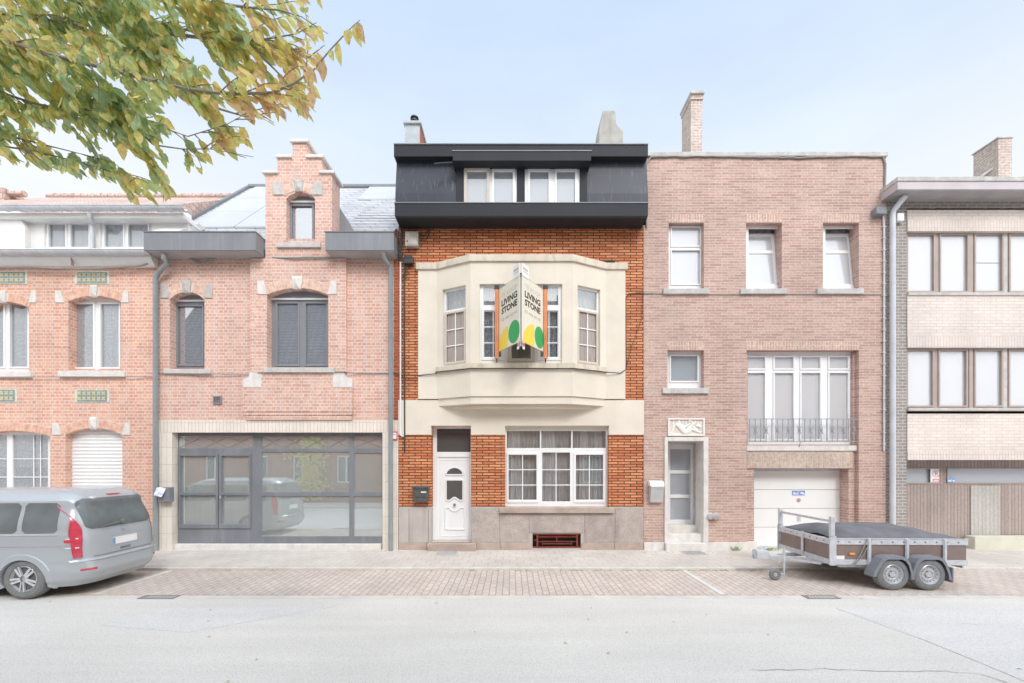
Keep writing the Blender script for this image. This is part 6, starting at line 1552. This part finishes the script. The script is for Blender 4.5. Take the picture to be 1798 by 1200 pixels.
# ================================================================== TREE (leaning in from the left, near the camera)
TR = empty('street_tree', (-4.9, -8.0, 0), 'young street tree with green and yellow autumn leaves overhanging the top left', 'tree')
M['bark'] = plain('pale_bark', C(154,150,142), .85, .2, 9, .6, 30)
def PW(px, py, d): return Vector(((px-899)*d/F, -D+d, H-(py-816)*d/F))
tk = MB(); tk.tube([(-4.9,-8.0,-.1),(-4.85,-8.0,1.5),(-4.7,-8.05,3.0),(-4.75,-8.1,4.6),(-4.9,-8.15,6.5),(-4.8,-8.1,8.0)], [.16,.12,.10,.085,.05,.015], 14)
tk.build('trunk', M['bark'], TR, smooth=True)
limbs = [
 [(-420,60,2.5),(-200,60,2.5),(0,72,2.45),(90,97,2.4),(170,116,2.35),(240,135,2.3),(330,157,2.3),(400,166,2.25),(480,163,2.2),(515,148,2.2),(552,122,2.2),(580,88,2.18),(606,60,2.15),(622,44,2.15),(632,36,2.15)],
 [(-420,-120,2.7),(0,-100,2.6),(200,-30,2.5),(345,2,2.45),(440,14,2.4),(490,18,2.4),(530,30,2.4),(558,50,2.4)],
 [(-420,60,2.5),(-150,130,2.7),(0,162,2.7),(60,182,2.7),(130,196,2.6),(200,184,2.6),(260,215,2.6),(330,240,2.5),(400,218,2.45),(440,195,2.4)],
 [(-420,60,2.5),(-200,200,2.9),(-50,250,2.8),(60,265,2.7),(130,283,2.7),(190,300,2.6),(235,330,2.6)],
 [(100,99,2.4),(140,132,2.5),(180,168,2.5),(220,205,2.5),(270,255,2.5),(320,262,2.45),(370,262,2.4),(445,276,2.35)],
 [(-420,-250,3.0),(0,-160,3.0),(300,-110,2.9),(480,-60,2.8),(560,-20,2.7)],
 [(380,40,2.5),(440,80,2.45),(490,130,2.4),(525,175,2.35),(540,205,2.3)],
 [(300,60,2.6),(380,70,2.5),(460,70,2.4),(520,60,2.35),(556,40,2.3)],
 [(330,157,2.35),(380,190,2.4),(430,205,2.4),(500,195,2.35)],
 [(-200,30,2.9),(0,25,2.8),(120,40,2.7),(230,85,2.6),(300,120,2.5),(340,140,2.4)],
 [(-200,-40,2.9),(0,-20,2.9),(100,-5,2.8),(190,20,2.7),(250,50,2.6),(300,90,2.5)],
 [(-200,120,2.8),(0,120,2.75),(100,150,2.7),(180,190,2.6),(240,240,2.5),(270,290,2.5),(300,330,2.5)],
 [(-200,220,2.9),(0,235,2.8),(60,250,2.75),(120,265,2.7),(180,280,2.6)],
 [(200,10,2.8),(300,50,2.7),(400,60,2.6),(500,75,2.5),(545,110,2.4)],
 [(-300,-400,3.2),(0,-420,3.2),(300,-330,3.0),(520,-240,2.9)], [(-300,-600,3.4),(-100,-700,3.4),(200,-620,3.2)],
]
bt_ = MB(); starts = []
for li, L in enumerate(limbs):
    P = [PW(*p) for p in L]; k = len(P)
    r0 = .014 if li in (0, 1, 5, 14) else .009
    bt_.tube(P, [r0*(1-i/(k-1))**1.3+.0014 for i in range(k)], 7)
    for i in range(k-1):
        nseg = max(2, int((P[i+1]-P[i]).length/.045))
        for j in range(nseg): starts.append((P[i].lerp(P[i+1], j/nseg), (P[i+1]-P[i]).normalized(), li, (i+j/nseg)/(k-1)))
for P0 in (limbs[0][0], limbs[1][0], limbs[5][0], limbs[14][0], limbs[15][0]):
    e = PW(*P0); bt_.tube([(-4.75,-8.1,e.z-.3), tuple(e)], [.05,.022], 8)
outline = [(-2000,-2000),(700,-2000),(640,-300),(570,-20),(568,20),(562,62),(556,112),(560,160),(548,215),(505,200),(470,215),(425,212),(452,262),(432,284),(392,268),(360,285),(352,305),(318,300),(300,318),(318,345),(280,362),(258,352),(240,368),(214,342),(190,312),(168,318),(138,312),(108,305),(60,292),(0,286),(-400,320),(-2000,300)]
def inside(x, y):
    c = False; n_ = len(outline)
    for i in range(n_):
        (x1, y1), (x2, y2) = outline[i], outline[(i+1) % n_]
        if (y1 > y) != (y2 > y) and x < (x2-x1)*(y-y1)/(y2-y1)+x1: c = not c
    return c
# stop sparse gaps: where the sky shows through in the real crown
gaps = [(333,82,24),(355,100,16),(105,222,13),(60,228,14),(20,262,12),(110,262,16),(300,190,26),(330,215,30),(390,190,14),(300,255,22),(405,205,16),(230,285,18),(190,262,14),(480,118,13),(500,60,9),(420,50,8),(20,155,8),(260,250,10)]
rt_ = random.Random(11); lfm = MB()
def leaf(p, d, nrm, L, wf=.235):
    d = d.normalized(); s_ = d.cross(nrm).normalized(); n_ = s_.cross(d); W_ = L*wf; cur = rt_.uniform(-.15, .25); fold = rt_.uniform(.1, .5)
    prof = [(0, 0), (.12, .5), (.35, .98), (.6, .88), (.82, .45), (1, 0)]
    b_ = len(lfm.v)
    for (t, w_) in prof: lfm.v.append(tuple(p+d*L*t - n_*cur*L*t*t))
    for sg in (1, -1):
        for (t, w_) in prof[1:-1]: lfm.v.append(tuple(p+d*L*(t+.0) + s_*sg*W_*w_ + n_*fold*W_*w_ - n_*cur*L*t*t))
    for q in range(2):
        o_ = b_+6+q*4
        F4 = [(b_,b_+1,o_),(b_+1,b_+2,o_+1,o_),(b_+2,b_+3,o_+2,o_+1),(b_+3,b_+4,o_+3,o_+2),(b_+4,b_+5,o_+3)]
        lfm.f += F4 if q == 0 else [tuple(reversed(f)) for f in F4]
def toscr(p): d = p.y+D; return 899+p.x*F/d, 816-(p.z-H)*F/d
CT = []
for (p, t, li, fr) in starts:
    nt_ = (1 if rt_.random() < (.72 if li in (14, 15) else .95) else 0) + (1 if rt_.random() < .35 else 0)
    sx0, sy0 = toscr(p)
    if fr > .72 and li == 0: 
        # sparse tip twig
        if rt_.random() < .95:
            d = Vector((rt_.uniform(-.3,.6), rt_.uniform(-.3,.3), -1)); leaf(p, d, Vector((rt_.uniform(-.5,.5), -1, .2)), rt_.uniform(.07,.10))
        if fr > .80: continue
    for k_ in range(nt_ + (1 if sx0 < 380 and sy0 < 240 and rt_.random() < .6 else 0)):
        a = rt_.uniform(-1.2, 1.2); dirv = (t*rt_.uniform(.3, 1)+Vector((rt_.uniform(-.1,.5), rt_.uniform(-.8,.8), rt_.uniform(-.75,.55)))).normalized()
        L = rt_.uniform(.14, .42); q = p.copy(); nn_ = int(L/.034); seg = [tuple(q)]
        jt = rt_.uniform(-14, 34) if sx0 > 380 else rt_.uniform(-4, 12)
        for i in range(nn_):
            dirv = (dirv+Vector((rt_.uniform(-.12,.12), rt_.uniform(-.12,.12), rt_.uniform(-.18,.06)))).normalized(); q = q+dirv*.034
            sx, sy = toscr(q)
            if not inside(sx+jt, sy+jt*.5): break
            if any((sx-gx)**2+(sy-gy)**2 < gr_*gr_*.8 for gx, gy, gr_ in gaps): break
            seg.append(tuple(q))
            if any((sx+8-gx)**2+(sy+14-gy)**2 < gr_*gr_ for gx, gy, gr_ in gaps): continue
            sd = 1 if i % 2 else -1
            d = (dirv*.35+Vector((.38+.25*sd*rt_.random(), rt_.uniform(-.55,.55), -.75+rt_.uniform(-.35,.45)))); nrm = Vector((rt_.uniform(-.9,.9), -1+rt_.uniform(-.3,.9), rt_.uniform(-.2,1.0)))
            Lf = rt_.uniform(.052, .112); tip = q+d.normalized()*Lf; tx, ty_ = toscr(tip)
            if inside(tx+jt, ty_-6+jt*.5): leaf(q, d, nrm, Lf)
        if len(seg) > 2: bt_.tube(seg, [.0035*(1-.6*i/(len(seg)-1)) for i in range(len(seg))], 5)
bt_.build('branch', M['bark'], TR, smooth=True)
ml = bpy.data.materials.new('autumn_leaf'); ml.use_nodes = True; nt = ml.node_tree; nt.nodes.clear()
out = N(nt, 'ShaderNodeOutputMaterial'); gi = N(nt, 'ShaderNodeNewGeometry'); tc = N(nt, 'ShaderNodeTexCoord')
nz1 = N(nt, 'ShaderNodeTexNoise'); nz1.inputs['Scale'].default_value = 1.6; nt.links.new(tc.outputs['Object'], nz1.inputs['Vector'])
mx = N(nt, 'ShaderNodeMath', operation='MULTIPLY_ADD'); nt.links.new(gi.outputs['Random Per Island'], mx.inputs[0]); mx.inputs[1].default_value = .55; 
m5 = N(nt, 'ShaderNodeMath', operation='MULTIPLY'); nt.links.new(nz1.outputs['Fac'], m5.inputs[0]); m5.inputs[1].default_value = .75; nt.links.new(m5.outputs[0], mx.inputs[2])
# leaves turn yellow towards the branch tips (to the right)
sx_ = N(nt, 'ShaderNodeSeparateXYZ'); nt.links.new(tc.outputs['Object'], sx_.inputs[0])
mr = N(nt, 'ShaderNodeMapRange'); mr.inputs['From Min'].default_value = 2.6; mr.inputs['From Max'].default_value = 4.1; mr.inputs['To Min'].default_value = -.04; mr.inputs['To Max'].default_value = .30; nt.links.new(sx_.outputs[0], mr.inputs[0])
ad = N(nt, 'ShaderNodeMath', operation='ADD'); nt.links.new(mx.outputs[0], ad.inputs[0]); nt.links.new(mr.outputs[0], ad.inputs[1])
cc = ramp(nt, ad.outputs[0], [(.30, C(176,200,162)), (.45, C(188,212,160)), (.58, C(212,226,158)), (.70, C(236,232,152)), (.84, C(250,230,146)), (.94, C(246,214,150)), (1, C(232,202,160))])
nz2 = N(nt, 'ShaderNodeTexNoise'); nz2.inputs['Scale'].default_value = 40; nt.links.new(tc.outputs['Object'], nz2.inputs['Vector'])
cc = mixc(nt, 1.0, cc, ramp(nt, nz2.outputs['Fac'], [(.3, g(.78)), (.6, g(1.08))]), 'MULTIPLY')
df = N(nt, 'ShaderNodeBsdfPrincipled'); df.inputs['Roughness'].default_value = .45; tl_ = N(nt, 'ShaderNodeBsdfTranslucent'); nt.links.new(cc, df.inputs['Base Color']); nt.links.new(cc, tl_.inputs[0])
ms = N(nt, 'ShaderNodeMixShader'); ms.inputs[0].default_value = .62; nt.links.new(df.outputs[0], ms.inputs[1]); nt.links.new(tl_.outputs[0], ms.inputs[2]); nt.links.new(ms.outputs[0], out.inputs[0])
lfm.build('crown', ml, TR, fix=False)

# ================================================================== CAMERA, LIGHT, SKY
cd = bpy.data.cameras.new('camera'); cam = bpy.data.objects.new('camera', cd); col.objects.link(cam); scene.camera = cam
cam.location = (0, -D, H); cam.rotation_euler = (R(90), 0, 0)
cd.sensor_width = 36; cd.lens = F*36/1798; cd.shift_y = 216/1798; cd.clip_end = 1500; cd.clip_start = .05
FILL_GLOW = 17.5
SE, SR = R(42), R(160)      # sun height; compass direction of the sun measured from +Y clockwise
sun = bpy.data.lights.new('sun', 'SUN'); sun.energy = 1.35; sun.angle = R(16); sun.color = (1, .96, .90)
so_ = bpy.data.objects.new('sun', sun); col.objects.link(so_)
sd = Vector((math.sin(SR)*math.cos(SE), math.cos(SR)*math.cos(SE), math.sin(SE)))
so_.rotation_euler = sd.to_track_quat('Z', 'Y').to_euler(); so_.location = (0, -20, 20)
w = bpy.data.worlds.new('World'); scene.world = w; w.use_nodes = True; nt = w.node_tree; nt.nodes.clear()
wo = N(nt, 'ShaderNodeOutputWorld'); bg = N(nt, 'ShaderNodeBackground'); sky = N(nt, 'ShaderNodeTexSky', sky_type='NISHITA')
sky.sun_disc = False; sky.sun_elevation = SE; sky.sun_rotation = SR; sky.air_density = 1.0; sky.dust_density = 1.0; sky.ozone_density = 1.0
tc = N(nt, 'ShaderNodeTexCoord'); mp = N(nt, 'ShaderNodeMapping'); mp.inputs['Scale'].default_value = (1, 1, 3.2); nt.links.new(tc.outputs['Generated'], mp.inputs[0])
nz = N(nt, 'ShaderNodeTexNoise'); nz.inputs['Scale'].default_value = 2.2; nz.inputs['Detail'].default_value = 6; nz.inputs['Roughness'].default_value = .55; nt.links.new(mp.outputs[0], nz.inputs['Vector'])
sp_ = N(nt, 'ShaderNodeSeparateXYZ'); nt.links.new(tc.outputs['Generated'], sp_.inputs[0])
# thin high cloud veil: white over the blue, denser towards the horizon
veil = ramp(nt, sp_.outputs[2], [(.0, g(.98)), (.5, g(.94)), (.8, g(.86))])
cl_ = ramp(nt, nz.outputs['Fac'], [(.45, g(0)), (.75, g(.10))])
mxv = N(nt, 'ShaderNodeMath', operation='ADD'); mxv.use_clamp = True; nt.links.new(veil, mxv.inputs[0]); nt.links.new(cl_, mxv.inputs[1])
SKYW = ramp(nt, sp_.outputs[2], [(.0, (.98,.99,1,1)), (.30, (.96,.98,1,1)), (.45, (.89,.945,1,1)), (.58, (.74,.85,1,1)), (.68, (.66,.80,1,1)), (.85, (.60,.76,1,1))])
sv = N(nt, 'ShaderNodeVectorMath', operation='SCALE'); nt.links.new(SKYW, sv.inputs[0]); sv.inputs['Scale'].default_value = 10.6; SKYW = sv.outputs[0]
cc = mixc(nt, mxv.outputs[0], sky.outputs[0], SKYW)
# fill glow added to the unseen sky behind the camera, brightening the facades
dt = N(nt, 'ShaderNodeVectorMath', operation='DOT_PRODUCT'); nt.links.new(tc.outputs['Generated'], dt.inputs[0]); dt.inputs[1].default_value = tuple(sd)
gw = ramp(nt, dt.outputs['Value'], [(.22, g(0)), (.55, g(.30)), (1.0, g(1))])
gs_ = N(nt, 'ShaderNodeVectorMath', operation='SCALE'); gs_.inputs[0].default_value = (FILL_GLOW, FILL_GLOW*.99, FILL_GLOW*.97); nt.links.new(gw, gs_.inputs['Scale'])
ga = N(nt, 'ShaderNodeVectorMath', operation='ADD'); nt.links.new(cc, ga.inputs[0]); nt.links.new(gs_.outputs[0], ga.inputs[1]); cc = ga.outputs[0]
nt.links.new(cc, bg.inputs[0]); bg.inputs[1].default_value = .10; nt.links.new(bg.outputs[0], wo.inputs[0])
scene.view_settings.view_transform = 'Standard'; scene.view_settings.look = 'None'; scene.view_settings.gamma = 1; scene.view_settings.exposure = 0.0
scene.cycles.max_bounces = 8; scene.cycles.transparent_max_bounces = 16
